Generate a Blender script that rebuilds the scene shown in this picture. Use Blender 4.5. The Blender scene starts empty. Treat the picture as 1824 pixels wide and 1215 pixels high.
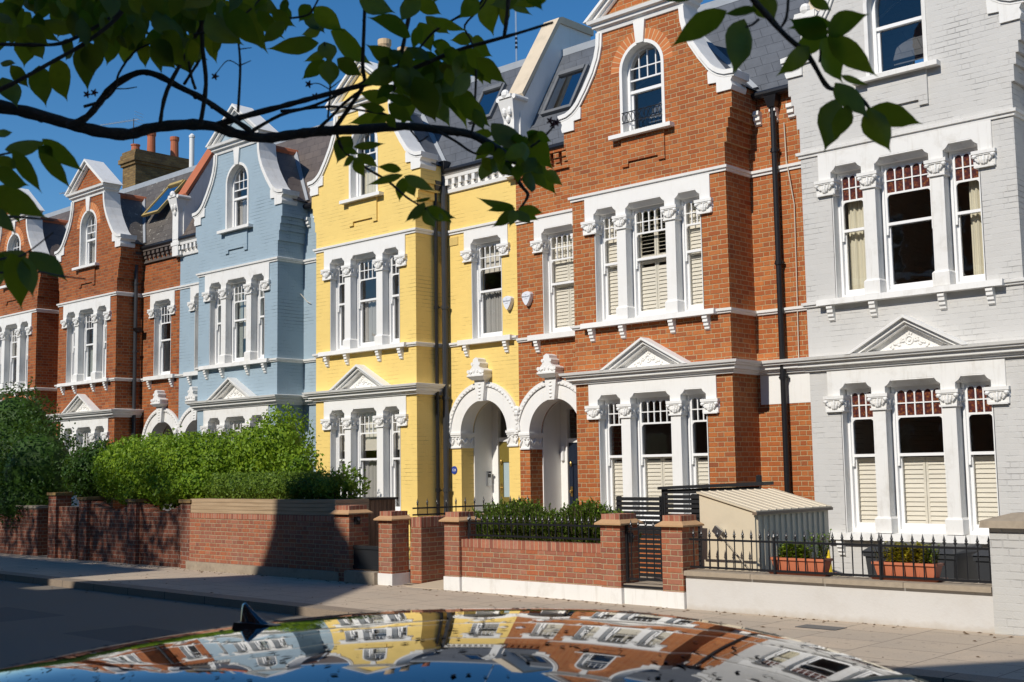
import bpy, bmesh, math, random
from mathutils import Vector, Matrix, noise
from mathutils.geometry import tessellate_polygon
random.seed(7)
R = math.radians
scn = bpy.context.scene
COL = scn.collection

# ------------------------------------------------------------------ camera
HC = 1.65
FPX = 2175.36                       # focal length in photo pixels (photo 1824 wide)
FW = Vector((-0.67918529, 0.72637466, 0.10529577))
RT = Vector((0.72923199, 0.68409271, -0.01542289))
UP = Vector((0.08323486, -0.06631004, 0.99432134))
cd = bpy.data.cameras.new('camera')
cam = bpy.data.objects.new('camera', cd)
COL.objects.link(cam)
cd.sensor_width = 36.0
cd.lens = 36.0 * FPX / 1824.0
cd.clip_start, cd.clip_end = 0.05, 2000
cam.matrix_world = Matrix(((RT.x, UP.x, -FW.x, 0), (RT.y, UP.y, -FW.y, 0), (RT.z, UP.z, -FW.z, HC), (0, 0, 0, 1)))
cd.dof.use_dof = True
cd.dof.focus_distance = 20.0
cd.dof.aperture_fstop = 13.0
scn.camera = cam

# ------------------------------------------------------------------ light
SUN_EL, SUN_AZ = R(39), R(1.4)        # the sun stands behind the camera, a touch to the right
S = Vector((math.sin(SUN_AZ) * math.cos(SUN_EL), -math.cos(SUN_AZ) * math.cos(SUN_EL), math.sin(SUN_EL)))
sd = bpy.data.lights.new('sun', 'SUN')
sd.energy, sd.angle, sd.color = 4.4, R(0.53), (1.0, 0.945, 0.86)
so = bpy.data.objects.new('sun', sd)
so.rotation_euler = S.to_track_quat('Z', 'Y').to_euler()
COL.objects.link(so)
w = bpy.data.worlds.new('World')
scn.world = w
w.use_nodes = True
wn = w.node_tree
sky = wn.nodes.new('ShaderNodeTexSky')
sky.sky_type = 'NISHITA'
sky.sun_disc = False
sky.sun_elevation = SUN_EL
sky.sun_rotation = math.pi - SUN_AZ
sky.air_density, sky.dust_density, sky.ozone_density = 1.0, 0.0, 4.0
bg = wn.nodes['Background']
hs = wn.nodes.new('ShaderNodeHueSaturation')
hs.inputs['Saturation'].default_value = 1.28
wn.links.new(sky.outputs[0], hs.inputs['Color'])
wn.links.new(hs.outputs[0], bg.inputs[0])
bg.inputs[1].default_value = 0.108
scn.view_settings.view_transform = 'Standard'
scn.view_settings.look = 'None'
scn.view_settings.gamma = 1
scn.view_settings.exposure = 0.0
scn.cycles.max_bounces = 7
scn.cycles.transparent_max_bounces = 12
scn.cycles.use_denoising = True
scn.cycles.sample_clamp_indirect = 6.0

# ------------------------------------------------------------------ helpers
def px(x, y, d):
    """world point seen at photo pixel (x, y), d metres along the camera axis"""
    return Vector((0, 0, HC)) + (FW + RT * ((x - 912) / FPX) - UP * ((y - 607.5) / FPX)) * d

class MB:
    def __init__(s):
        s.v, s.f, s.m = [], [], []
    def add(s, vs, fs, m=0):
        o = len(s.v)
        s.v += [tuple(q) for q in vs]
        s.f += [tuple(i + o for i in q) for q in fs]
        s.m += [m] * len(fs)
        return s
    def box(s, x0, x1, y0, y1, z0, z1, m=0):
        if x0 > x1: x0, x1 = x1, x0
        return s.add([(x0, y0, z0), (x1, y0, z0), (x1, y1, z0), (x0, y1, z0), (x0, y0, z1), (x1, y0, z1), (x1, y1, z1), (x0, y1, z1)],
                     [(0, 1, 5, 4), (1, 2, 6, 5), (2, 3, 7, 6), (3, 0, 4, 7), (4, 5, 6, 7), (0, 3, 2, 1)], m)
    def hexa(s, p, m=0):
        """8 corners, bottom ring then top ring"""
        return s.add(p, [(0, 1, 5, 4), (1, 2, 6, 5), (2, 3, 7, 6), (3, 0, 4, 7), (4, 5, 6, 7), (0, 3, 2, 1)], m)
    def quad(s, a, b, c, d, m=0):
        return s.add([a, b, c, d], [(0, 1, 2, 3)], m)
    def loft(s, A, B, caps=(True, True), m=0):
        n = len(A)
        fs = [(i, (i + 1) % n, n + (i + 1) % n, n + i) for i in range(n)]
        s.add(list(A) + list(B), fs, m)
        for ring, c in ((A, caps[0]), (B, caps[1])):
            if c:
                tr = tessellate_polygon([[Vector(q) for q in ring]])
                s.add(ring, [t for t in tr], m)
        return s
    def plate(s, outer, holes, y0, y1, m=0, back=True, hole_sides=True):
        """x-z polygon with holes, front at y0, back at y1"""
        loops = [outer] + list(holes)
        flat = [q for l in loops for q in l]
        tr = tessellate_polygon([[Vector((a, b, 0)) for a, b in l] for l in loops])
        s.add([(a, y0, b) for a, b in flat], tr, m)
        if back:
            s.add([(a, y1, b) for a, b in flat], tr, m)
        for k, l in enumerate(loops):
            if k and not hole_sides: continue
            n = len(l)
            s.add([(a, y0, b) for a, b in l] + [(a, y1, b) for a, b in l],
                  [(i, (i + 1) % n, n + (i + 1) % n, n + i) for i in range(n)], m)
        return s
    def sweep(s, prof, path, m=0, caps=True):
        """profile [(out, z)] swept along a plan path [(x, y)], outward = right hand of travel"""
        P = [Vector(q) for q in path]
        rings = []
        for i, p in enumerate(P):
            ns = []
            if i > 0:
                d = (p - P[i - 1]).normalized(); ns.append(Vector((d.y, -d.x)))
            if i < len(P) - 1:
                d = (P[i + 1] - p).normalized(); ns.append(Vector((d.y, -d.x)))
            n = ns[0] if len(ns) == 1 else (ns[0] + ns[1]) / max(0.2, 1 + ns[0].dot(ns[1]))
            rings.append([(p.x + n.x * o, p.y + n.y * o, z) for o, z in prof])
        k = len(prof)
        for a, b in zip(rings, rings[1:]):
            s.add(a + b, [(i, (i + 1) % k, k + (i + 1) % k, k + i) for i in range(k)], m)
        if caps:
            for r in (rings[0], rings[-1]):
                # project ring to 2d for tessellation
                tr = tessellate_polygon([[Vector((o, z, 0)) for o, z in prof]])
                s.add(r, tr, m)
        return s
    def tube(s, pts, rad, n=8, m=0, caps=True):
        pts = [Vector(p) for p in pts]
        if not hasattr(rad, '__len__'): rad = [rad] * len(pts)
        rings = []
        u = None
        for i, p in enumerate(pts):
            d = (pts[min(i + 1, len(pts) - 1)] - pts[max(i - 1, 0)]).normalized()
            if u is None:
                u = d.orthogonal().normalized()
            u = (u - d * u.dot(d))
            u = u.normalized() if u.length > 1e-6 else d.orthogonal().normalized()
            v = d.cross(u)
            rings.append([p + (u * math.cos(2 * math.pi * k / n) + v * math.sin(2 * math.pi * k / n)) * rad[i] for k in range(n)])
        for a, b in zip(rings, rings[1:]):
            s.add(a + b, [(k, (k + 1) % n, n + (k + 1) % n, n + k) for k in range(n)], m)
        if caps:
            s.add(rings[0], [tuple(range(n))[::-1]], m); s.add(rings[-1], [tuple(range(n))], m)
        return s
    def blob(s, c, r, seg=8, rings=5, m=0, rot=None):
        vs, fs = [], []
        for j in range(rings + 1):
            t = math.pi * j / rings
            for i in range(seg):
                a = 2 * math.pi * i / seg
                q = Vector((r[0] * math.sin(t) * math.cos(a), r[1] * math.sin(t) * math.sin(a), r[2] * math.cos(t)))
                if rot is not None: q = rot @ q
                vs.append((c[0] + q.x, c[1] + q.y, c[2] + q.z))
        for j in range(rings):
            for i in range(seg):
                fs.append((j * seg + i, j * seg + (i + 1) % seg, (j + 1) * seg + (i + 1) % seg, (j + 1) * seg + i))
        return s.add(vs, fs, m)
    def lathe(s, c, prof, n=14, m=0):
        vs = [(c[0] + r * math.cos(2 * math.pi * i / n), c[1] + r * math.sin(2 * math.pi * i / n), c[2] + z) for r, z in prof for i in range(n)]
        k = len(prof)
        fs = [(j * n + i, j * n + (i + 1) % n, (j + 1) * n + (i + 1) % n, (j + 1) * n + i) for j in range(k - 1) for i in range(n)]
        fs += [tuple(range(n))[::-1], tuple((k - 1) * n + i for i in range(n))]
        return s.add(vs, fs, m)
    def build(s, name, mat, parent=None, smooth=False, fix=True, kind=None):
        me = bpy.data.meshes.new(name)
        me.from_pydata(s.v, [], s.f)
        if any(s.m): me.polygons.foreach_set('material_index', s.m)
        if fix:
            bm = bmesh.new(); bm.from_mesh(me)
            bmesh.ops.remove_doubles(bm, verts=bm.verts, dist=1e-5)
            bmesh.ops.recalc_face_normals(bm, faces=bm.faces)
            bm.to_mesh(me); bm.free()
        mats = mat if isinstance(mat, (list, tuple)) else [mat]
        for q in mats: me.materials.append(q)
        if smooth:
            me.polygons.foreach_set('use_smooth', [True] * len(me.polygons))
        me.update()
        o = bpy.data.objects.new(name, me)
        COL.objects.link(o)
        if parent is not None: o.parent = parent
        if kind: o['kind'] = kind
        return o

def tag(o, label, cat, group=None):
    o['label'] = label; o['category'] = cat
    if group: o['group'] = group
    return o
def thing(name, label, cat, loc=(0, 0, 0), group=None):
    o = bpy.data.objects.new(name, None)
    COL.objects.link(o)
    o.location = loc
    return tag(o, label, cat, group)
def arc(cx, cz, r, a0, a1, n):
    return [(cx + r * math.cos(R(a0 + (a1 - a0) * i / n)), cz + r * math.sin(R(a0 + (a1 - a0) * i / n))) for i in range(n + 1)]

# ------------------------------------------------------------------ materials
class NT:
    def __init__(s, name):
        s.mat = bpy.data.materials.new(name); s.mat.use_nodes = True
        s.t = s.mat.node_tree; s.b = s.t.nodes['Principled BSDF']
        s.out = s.t.nodes['Material Output']
    def n(s, typ, **k):
        q = s.t.nodes.new(typ)
        for a, b in k.items(): setattr(q, a, b)
        return q
    def l(s, a, b): s.t.links.new(a, b)
    def val(s, q, i, v):
        if hasattr(v, 'is_linked') or isinstance(v, bpy.types.NodeSocket): s.l(v, q.inputs[i])
        else: q.inputs[i].default_value = v
    def math(s, op, a, b=None, c=None, clamp=False):
        q = s.n('ShaderNodeMath', operation=op); q.use_clamp = clamp
        s.val(q, 0, a)
        if b is not None: s.val(q, 1, b)
        if c is not None: s.val(q, 2, c)
        return q.outputs[0]
    def mix(s, f, a, b, typ='MIX'):
        q = s.n('ShaderNodeMix', data_type='RGBA', blend_type=typ)
        s.val(q, 0, f)
        for i, v in ((6, a), (7, b)):
            if isinstance(v, tuple): q.inputs[i].default_value = (*v, 1) if len(v) == 3 else v
            else: s.l(v, q.inputs[i])
        return q.outputs[2]
    def ramp(s, f, stops):
        q = s.n('ShaderNodeValToRGB'); s.l(f, q.inputs[0])
        e = q.color_ramp.elements
        while len(e) < len(stops): e.new(0.5)
        for a, (p, c) in zip(e, stops):
            a.position = p; a.color = (*c, 1) if isinstance(c, tuple) else (c, c, c, 1)
        return q.outputs[0]
    def noise(s, vec, scale, detail=3, rough=0.55):
        q = s.n('ShaderNodeTexNoise'); q.inputs['Scale'].default_value = scale
        q.inputs['Detail'].default_value = detail; q.inputs['Roughness'].default_value = rough
        if vec is not None: s.l(vec, q.inputs['Vector'])
        return q.outputs[0]
    def obj(s): return s.n('ShaderNodeTexCoord').outputs['Object']
    def sep(s, v):
        q = s.n('ShaderNodeSeparateXYZ'); s.l(v, q.inputs[0]); return q.outputs
    def comb(s, x, y, z=0.0):
        q = s.n('ShaderNodeCombineXYZ')
        for i, v in enumerate((x, y, z)): s.val(q, i, v)
        return q.outputs[0]
    def col(s, c):
        if isinstance(c, tuple): s.b.inputs['Base Color'].default_value = (*c, 1)
        else: s.l(c, s.b.inputs['Base Color'])
    def set(s, **k):
        for a, v in k.items():
            a = a.replace('_', ' ')
            s.val(s.b, a, v)
    def bump(s, h, strength=0.5, dist=0.01):
        q = s.n('ShaderNodeBump'); q.inputs['Strength'].default_value = strength
        q.inputs['Distance'].default_value = dist
        s.l(h, q.inputs['Height']); s.l(q.outputs[0], s.b.inputs['Normal'])

def plain(name, c, rough=0.6, var=0.08, scale=6.0, metallic=0.0, bump=0.0, spec=0.5, dirt=0.0, dirtcol=(0.25, 0.22, 0.17), streak=0.0):
    t = NT(name); o = t.obj()
    f = t.noise(o, scale, 4)
    a = tuple(max(0, q * (1 - var)) for q in c); b = tuple(min(1, q * (1 + var)) for q in c)
    cc = t.mix(f, a, b)
    if dirt:
        g = t.ramp(t.noise(o, 3.1, 6, 0.7), [(0.52, 0.0), (0.75, 1.0)])
        cc = t.mix(t.math('MULTIPLY', g, dirt), cc, dirtcol)
    if streak:                              # rain streaks and soot runs
        X, Y, Z = t.sep(o)
        v = t.comb(t.math('MULTIPLY', X, 14.0), t.math('MULTIPLY', Y, 14.0), t.math('MULTIPLY', Z, 1.1))
        g = t.ramp(t.noise(v, 1.0, 6, 0.7), [(0.54, 0.0), (0.78, 1.0)])
        cc = t.mix(t.math('MULTIPLY', g, streak), cc, dirtcol)
    t.col(cc); t.set(Roughness=rough, Metallic=metallic)
    t.b.inputs['Specular IOR Level'].default_value = spec
    if bump: t.bump(t.noise(o, scale * 8, 3), bump, 0.004)
    return t.mat

def brick(name, cols, mortar, paint=None, h=0.075, P=0.3375, bump=1.0, jw=0.0055, stain=0.0, staincol=(0.06, 0.045, 0.035), bd=0.009):
    """Flemish-bond brickwork from object coordinates; paint = one coat over bricks and joints"""
    t = NT(name); o = t.obj()
    X, Y, Z = t.sep(o)
    wob = t.math('MULTIPLY', t.math('SUBTRACT', t.noise(o, 5.0, 2), 0.5), 0.012)
    u = t.math('ADD', t.math('ADD', X, Y), wob)
    z = t.math('ADD', Z, t.math('MULTIPLY', t.math('SUBTRACT', t.noise(o, 3.3, 2), 0.5), 0.010))
    zr = t.math('DIVIDE', z, h)
    row = t.math('FLOOR', zr); zf = t.math('FRACT', zr)
    q = t.math('ADD', t.math('DIVIDE', u, P), t.math('MULTIPLY', row, 0.5))
    cell = t.math('FLOOR', q); f = t.math('FRACT', q)
    hd = t.math('GREATER_THAN', f, 0.667)
    du = t.math('MULTIPLY', t.math('MINIMUM', t.math('MINIMUM', f, t.math('SUBTRACT', 1.0, f)), t.math('ABSOLUTE', t.math('SUBTRACT', f, 0.667))), P)
    dz = t.math('MULTIPLY', t.math('MINIMUM', zf, t.math('SUBTRACT', 1.0, zf)), h)
    d = t.math('MINIMUM', du, dz)
    d = t.math('ADD', d, t.math('MULTIPLY', t.math('SUBTRACT', t.noise(o, 60.0, 2), 0.5), 0.006))
    mr = t.n('ShaderNodeMapRange', interpolation_type='SMOOTHSTEP')
    t.l(d, mr.inputs[0]); mr.inputs[1].default_value = jw - 0.002; mr.inputs[2].default_value = jw + 0.0025
    mask = mr.outputs[0]
    wn_ = t.n('ShaderNodeTexWhiteNoise', noise_dimensions='2D')
    t.l(t.comb(t.math('ADD', t.math('MULTIPLY', cell, 2.0), hd), row), wn_.inputs['Vector'])
    rnd = wn_.outputs[0]
    big = t.noise(o, 0.6, 4)
    if paint is None:
        n = len(cols)
        c = t.ramp(rnd, [(i / max(1, n - 1), cols[i]) for i in range(n)])
        c = t.mix(t.ramp(t.noise(o, 22.0, 5, 0.7), [(0.3, 0.0), (0.75, 0.55)]), c, tuple(q * 0.62 for q in cols[0]))
        c = t.mix(t.ramp(big, [(0.35, 0.35), (0.65, 0.0)]), c, tuple(q * 0.75 for q in cols[len(cols) // 2]))
        m_ = t.mix(t.noise(o, 30.0, 2), mortar, tuple(q * 0.72 for q in mortar))
        c = t.mix(mask, m_, c)
    else:
        a = t.mix(rnd, tuple(q * 0.965 for q in paint), paint)
        a = t.mix(t.ramp(big, [(0.3, 0.30), (0.7, 0.0)]), a, tuple(q * 0.86 for q in paint))
        crack = t.ramp(t.noise(o, 1.7, 5, 0.7), [(0.48, 0.0), (0.68, 1.0)])
        jz = t.math('GREATER_THAN', du, t.math('MULTIPLY', dz, 1.0))          # bed joints show more than perpends
        jm = t.math('MULTIPLY', t.math('MULTIPLY', t.math('SUBTRACT', 1.0, mask), crack), t.math('MULTIPLY_ADD', jz, 0.8, 0.2))
        c = t.mix(jm, a, tuple(q * 0.55 for q in paint))
        mask = t.math('SUBTRACT', 1.0, t.math('MULTIPLY', t.math('SUBTRACT', 1.0, mask), t.math('MULTIPLY_ADD', crack, 0.75, 0.10)))
        rnd = t.math('MULTIPLY', rnd, 0.45)
    if stain:
        g = t.ramp(t.noise(o, 1.3, 6, 0.75), [(0.5, 0.0), (0.72, 1.0)])
        c = t.mix(t.math('MULTIPLY', g, stain), c, staincol)
    t.col(c); t.set(Roughness=0.85 if paint is None else 0.6)
    t.b.inputs['Specular IOR Level'].default_value = 0.25
    hh = t.math('ADD', t.math('MULTIPLY', mask, 0.7), t.math('MULTIPLY', rnd, 0.35))
    hh = t.math('ADD', hh, t.math('MULTIPLY', t.noise(o, 55.0, 4), 0.35))
    t.bump(hh, bump, bd)
    return t.mat

M = {}
RED = [(0.40, 0.110, 0.032), (0.47, 0.142, 0.040), (0.53, 0.172, 0.048), (0.55, 0.20, 0.062), (0.43, 0.124, 0.036), (0.35, 0.095, 0.034), (0.50, 0.17, 0.055), (0.26, 0.080, 0.036)]
M['brick_red'] = brick('orange_red_brick', RED, (0.62, 0.43, 0.23), jw=0.0056, bd=0.014, stain=0.16, staincol=(0.22, 0.085, 0.04))
M['brick_old'] = brick('weathered_red_brick', [(0.27, 0.068, 0.022), (0.38, 0.102, 0.028), (0.46, 0.135, 0.036), (0.33, 0.084, 0.026), (0.17, 0.048, 0.022)], (0.40, 0.27, 0.15), stain=0.22, bd=0.014)
M['brick_deep'] = brick('garden_wall_brick', [(0.27, 0.092, 0.055), (0.36, 0.125, 0.066), (0.44, 0.14, 0.058), (0.31, 0.118, 0.075), (0.40, 0.17, 0.105), (0.47, 0.135, 0.05), (0.24, 0.098, 0.07)], (0.50, 0.365, 0.225), h=0.068, P=0.325, jw=0.0055, bd=0.012, stain=0.12, staincol=(0.52, 0.42, 0.32))
M['brick_dark'] = brick('old_dark_garden_brick', [(0.16, 0.055, 0.036), (0.22, 0.072, 0.042), (0.27, 0.088, 0.046), (0.15, 0.06, 0.04)], (0.36, 0.28, 0.21), stain=0.25)
M['brick_stock'] = brick('sooty_stock_brick', [(0.24, 0.15, 0.055), (0.33, 0.22, 0.085), (0.17, 0.10, 0.04), (0.38, 0.25, 0.10)], (0.20, 0.15, 0.09), stain=0.45)
M['yellow'] = brick('yellow_painted_brick', RED, (0, 0, 0), paint=(0.86, 0.62, 0.20), bump=0.8, stain=0.16, staincol=(0.66, 0.45, 0.16))
M['blue'] = brick('pale_blue_painted_brick', RED, (0, 0, 0), paint=(0.325, 0.415, 0.475), bump=0.9)
M['grey'] = brick('light_grey_painted_brick', RED, (0, 0, 0), paint=(0.575, 0.56, 0.53), bump=0.9, stain=0.2, staincol=(0.44, 0.41, 0.36))
M['grey_flaky'] = brick('flaking_grey_painted_brick', RED, (0, 0, 0), paint=(0.50, 0.49, 0.465), bump=1.0, stain=0.30, staincol=(0.62, 0.58, 0.40))
M['white'] = plain('white_masonry_paint', (0.80, 0.785, 0.75), 0.55, 0.03, 2.0, bump=0.2, spec=0.3, dirt=0.14, dirtcol=(0.52, 0.47, 0.39), streak=0.22)
M['white_old'] = plain('weathered_white_paint', (0.75, 0.735, 0.70), 0.6, 0.04, 2.0, bump=0.2, spec=0.3, dirt=0.38, dirtcol=(0.40, 0.355, 0.28), streak=0.42)
M['gloss'] = plain('white_gloss_woodwork', (0.82, 0.815, 0.80), 0.3, 0.015, 3.0, spec=0.5)
M['render'] = plain('off_white_render', (0.70, 0.665, 0.615), 0.8, 0.05, 1.5, bump=0.3, spec=0.2, dirt=0.22, dirtcol=(0.42, 0.36, 0.29))
M['slate'] = None
M['lead'] = plain('lead_flashing', (0.33, 0.35, 0.37), 0.45, 0.2, 5.0, spec=0.5)
M['lead_dark'] = plain('dark_lead_capping', (0.14, 0.145, 0.15), 0.5, 0.2, 5.0)
M['stone'] = plain('buff_coping_stone', (0.60, 0.50, 0.37), 0.85, 0.12, 4.0, bump=0.3, spec=0.2, dirt=0.3)
M['stone_dirty'] = plain('lichened_coping_stone', (0.40, 0.36, 0.30), 0.9, 0.2, 7.0, bump=0.5, spec=0.2, dirt=0.6, dirtcol=(0.13, 0.11, 0.09))
M['cope'] = plain('grey_stone_coping', (0.33, 0.27, 0.20), 0.9, 0.22, 14.0, bump=0.6, spec=0.2, dirt=0.6, dirtcol=(0.12, 0.10, 0.08))
M['terracotta'] = plain('terracotta', (0.42, 0.13, 0.06), 0.75, 0.15, 5.0, spec=0.3)
M['trough'] = plain('terracotta_plastic', (0.50, 0.155, 0.075), 0.5, 0.06, 4.0)
M['buff_pot'] = plain('buff_chimney_pot', (0.62, 0.44, 0.26), 0.8, 0.1, 5.0)
M['black'] = plain('black_gloss_metal', (0.012, 0.012, 0.014), 0.35, 0.1, 5.0)
M['black_matt'] = plain('black_timber_and_shade', (0.014, 0.014, 0.015), 0.5, 0.15, 9.0, bump=0.2)
M['pipe_grey'] = plain('dark_grey_cast_iron', (0.035, 0.037, 0.042), 0.4, 0.15, 5.0)
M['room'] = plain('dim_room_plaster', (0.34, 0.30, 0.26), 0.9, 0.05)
M['shutter'] = plain('cream_shutter_paint', (0.80, 0.755, 0.65), 0.45, 0.02)
M['curtain_cream'] = plain('cream_curtain_cloth', (0.68, 0.64, 0.50), 0.9, 0.06, 3.0, spec=0.1)
M['curtain_grey'] = plain('grey_voile_cloth', (0.42, 0.41, 0.385), 0.9, 0.06, 3.0, spec=0.1)
M['blind'] = plain('pale_blind_cloth', (0.66, 0.625, 0.55), 0.9, 0.04, 3.0, spec=0.1)
M['blind_green'] = plain('grey_green_blind_cloth', (0.30, 0.34, 0.32), 0.9, 0.05, 3.0, spec=0.1)
M['steel'] = plain('brushed_steel', (0.45, 0.46, 0.48), 0.35, 0.1, 8.0, metallic=1.0)
M['brass'] = plain('polished_brass', (0.62, 0.42, 0.14), 0.3, 0.1, 8.0, metallic=1.0)
M['door_olive'] = plain('olive_gloss_paint', (0.17, 0.13, 0.028), 0.28, 0.06)
M['door_navy'] = plain('navy_gloss_paint', (0.014, 0.02, 0.035), 0.28, 0.06)
M['frosted'] = plain('frosted_glass_panel', (0.36, 0.45, 0.48), 0.25, 0.05)
M['shed'] = plain('cream_coated_steel', (0.62, 0.53, 0.385), 0.45, 0.04, 2.0, dirt=0.15)
M['wood'] = None
M['bin'] = plain('dark_grey_bin_plastic', (0.035, 0.037, 0.04), 0.5, 0.08, 10.0)
M['yellow_plastic'] = plain('yellow_plastic', (0.80, 0.56, 0.02), 0.4, 0.04)
M['blue_enamel'] = plain('blue_enamel', (0.03, 0.06, 0.30), 0.3, 0.05)
M['grey_plastic'] = plain('pale_plastic', (0.74, 0.755, 0.79), 0.4, 0.02)
M['ink'] = plain('navy_ink', (0.02, 0.03, 0.07), 0.5, 0.02)
M['cable'] = plain('cream_cable_sheath', (0.62, 0.55, 0.45), 0.5, 0.05)
M['path'] = plain('buff_path_paving', (0.50, 0.40, 0.28), 0.9, 0.1, 5.0, bump=0.2)
M['soil'] = plain('dark_soil', (0.05, 0.035, 0.022), 0.95, 0.3, 20.0)
M['aluminium'] = plain('aerial_aluminium', (0.6, 0.62, 0.64), 0.35, 0.05, 5.0, metallic=0.8)
M['gold_frame'] = plain('ochre_skylight_frame', (0.42, 0.30, 0.10), 0.5, 0.08)

def slate(name, a, b, lichen=0.0):
    t = NT(name); o = t.obj(); X, Y, Z = t.sep(o)
    br = t.n('ShaderNodeTexBrick'); br.offset = 0.5
    t.l(t.comb(t.math('ADD', X, Y), Z), br.inputs['Vector'])
    br.inputs['Scale'].default_value = 1.0
    br.inputs['Brick Width'].default_value = 0.31; br.inputs['Row Height'].default_value = 0.2
    br.inputs['Mortar Size'].default_value = 0.004; br.inputs['Mortar Smooth'].default_value = 0.3
    br.inputs['Color1'].default_value = (*a, 1); br.inputs['Color2'].default_value = (*b, 1)
    br.inputs['Mortar'].default_value = tuple(q * .4 for q in a) + (1,)
    c = t.mix(t.ramp(t.noise(o, 2.2, 6, 0.7), [(0.42, 0.0), (0.8, 0.6)]), br.outputs[0], tuple(q * 1.9 for q in a))
    if lichen:
        g = t.ramp(t.noise(o, 9.0, 4, 0.6), [(0.63, 0.0), (0.67, 1.0)])
        c = t.mix(t.math('MULTIPLY', g, lichen), c, (0.42, 0.40, 0.34))
    t.col(c); t.set(Roughness=0.55)
    t.bump(t.math('ADD', t.math('MULTIPLY', br.outputs[1], -1.0), t.math('MULTIPLY', t.noise(o, 18, 3), 0.4)), 0.8, 0.008)
    return t.mat
M['slate'] = slate('blue_grey_slate', (0.075, 0.082, 0.094), (0.092, 0.099, 0.112))
M['slate_brown'] = slate('brown_roof_tile', (0.085, 0.066, 0.055), (0.12, 0.095, 0.078), 0.0)
M['slate_old'] = slate('lichened_roof_slate', (0.075, 0.064, 0.054), (0.115, 0.10, 0.085), 0.8)

def mk_glass(name, tint=(0.95, 0.945, 0.93), gain=2.0, lo=0.03):
    t = NT(name); o = t.obj()
    t.t.nodes.remove(t.b)
    tr = t.n('ShaderNodeBsdfTransparent'); tr.inputs[0].default_value = (*tint, 1)
    gl = t.n('ShaderNodeBsdfGlossy'); gl.inputs['Roughness'].default_value = 0.0
    bp = t.n('ShaderNodeBump'); bp.inputs['Strength'].default_value = 0.06; bp.inputs['Distance'].default_value = 0.02
    t.l(t.noise(o, 2.6, 2), bp.inputs['Height']); t.l(bp.outputs[0], gl.inputs['Normal'])
    fr = t.n('ShaderNodeFresnel'); ge = t.n('ShaderNodeNewGeometry')
    t.l(t.math('MULTIPLY_ADD', ge.outputs['Backfacing'], 0.6667 - 1.5, 1.5), fr.inputs[0])
    f = t.math('MULTIPLY_ADD', fr.outputs[0], gain, lo, clamp=True)
    mx = t.n('ShaderNodeMixShader'); t.l(f, mx.inputs[0]); t.l(tr.outputs[0], mx.inputs[1]); t.l(gl.outputs[0], mx.inputs[2])
    t.l(mx.outputs[0], t.out.inputs[0])
    return t.mat
M['glass'] = mk_glass('window_glass')
M['glass_sky'] = mk_glass('roof_window_glass', (0.35, 0.4, 0.42), 3.0, 0.25)

def mk_stained():
    t = NT('stained_red_glass'); o = t.obj(); X, Y, Z = t.sep(o)
    v = t.n('ShaderNodeTexVoronoi'); v.inputs['Scale'].default_value = 26.0
    t.l(t.comb(X, Z), v.inputs['Vector'])
    c = t.ramp(v.outputs['Distance'], [(0.0, (0.30, 0.14, 0.03)), (0.35, (0.13, 0.035, 0.022)), (0.8, (0.05, 0.018, 0.02))])
    t.col(c); t.set(Roughness=0.25)
    return t.mat
M['stained'] = mk_stained()

def mk_wood():
    t = NT('brown_larch_cladding'); o = t.obj(); X, Y, Z = t.sep(o)
    v = t.comb(t.math('MULTIPLY', t.math('ADD', X, Y), 30.0), t.math('MULTIPLY', Z, 1.5))
    c = t.ramp(t.noise(v, 1.0, 5), [(0.3, (0.10, 0.055, 0.03)), (0.7, (0.30, 0.18, 0.10))])
    t.col(c); t.set(Roughness=0.7)
    return t.mat
M['wood'] = mk_wood()

def mk_board():
    t = NT('tan_planter_board'); o = t.obj(); X, Y, Z = t.sep(o)
    v = t.comb(t.math('MULTIPLY', X, 1.2), t.math('MULTIPLY', Z, 25.0))
    c = t.ramp(t.noise(v, 1.0, 5), [(0.3, (0.30, 0.20, 0.11)), (0.7, (0.46, 0.33, 0.20))])
    t.col(c); t.set(Roughness=0.8)
    return t.mat
M['board'] = mk_board()

def mk_soldier():
    """bricks on end, along x + y"""
    t = NT('soldier_course_brick'); o = t.obj(); X, Y, Z = t.sep(o)
    u = t.math('DIVIDE', t.math('ADD', X, Y), 0.075)
    f = t.math('FRACT', u); k = t.math('FLOOR', u)
    d = t.math('MINIMUM', f, t.math('SUBTRACT', 1.0, f))
    mask = t.ramp(d, [(0.05, 0.0), (0.10, 1.0)])
    wn_ = t.n('ShaderNodeTexWhiteNoise', noise_dimensions='1D'); t.l(k, wn_.inputs['W'])
    c = t.ramp(wn_.outputs[0], [(0, (0.24, 0.08, 0.05)), (0.35, (0.35, 0.11, 0.055)), (0.7, (0.40, 0.175, 0.115)), (1, (0.43, 0.145, 0.07))])
    c = t.mix(t.ramp(t.noise(o, 20.0, 4), [(0.4, 0.0), (0.8, 0.5)]), c, (0.2, 0.06, 0.035))
    t.col(t.mix(mask, (0.44, 0.31, 0.19), c)); t.set(Roughness=0.85)
    t.bump(t.math('ADD', mask, t.math('MULTIPLY', t.noise(o, 60, 3), 0.4)), 0.8, 0.006)
    return t.mat
M['soldier'] = mk_soldier()

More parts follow.
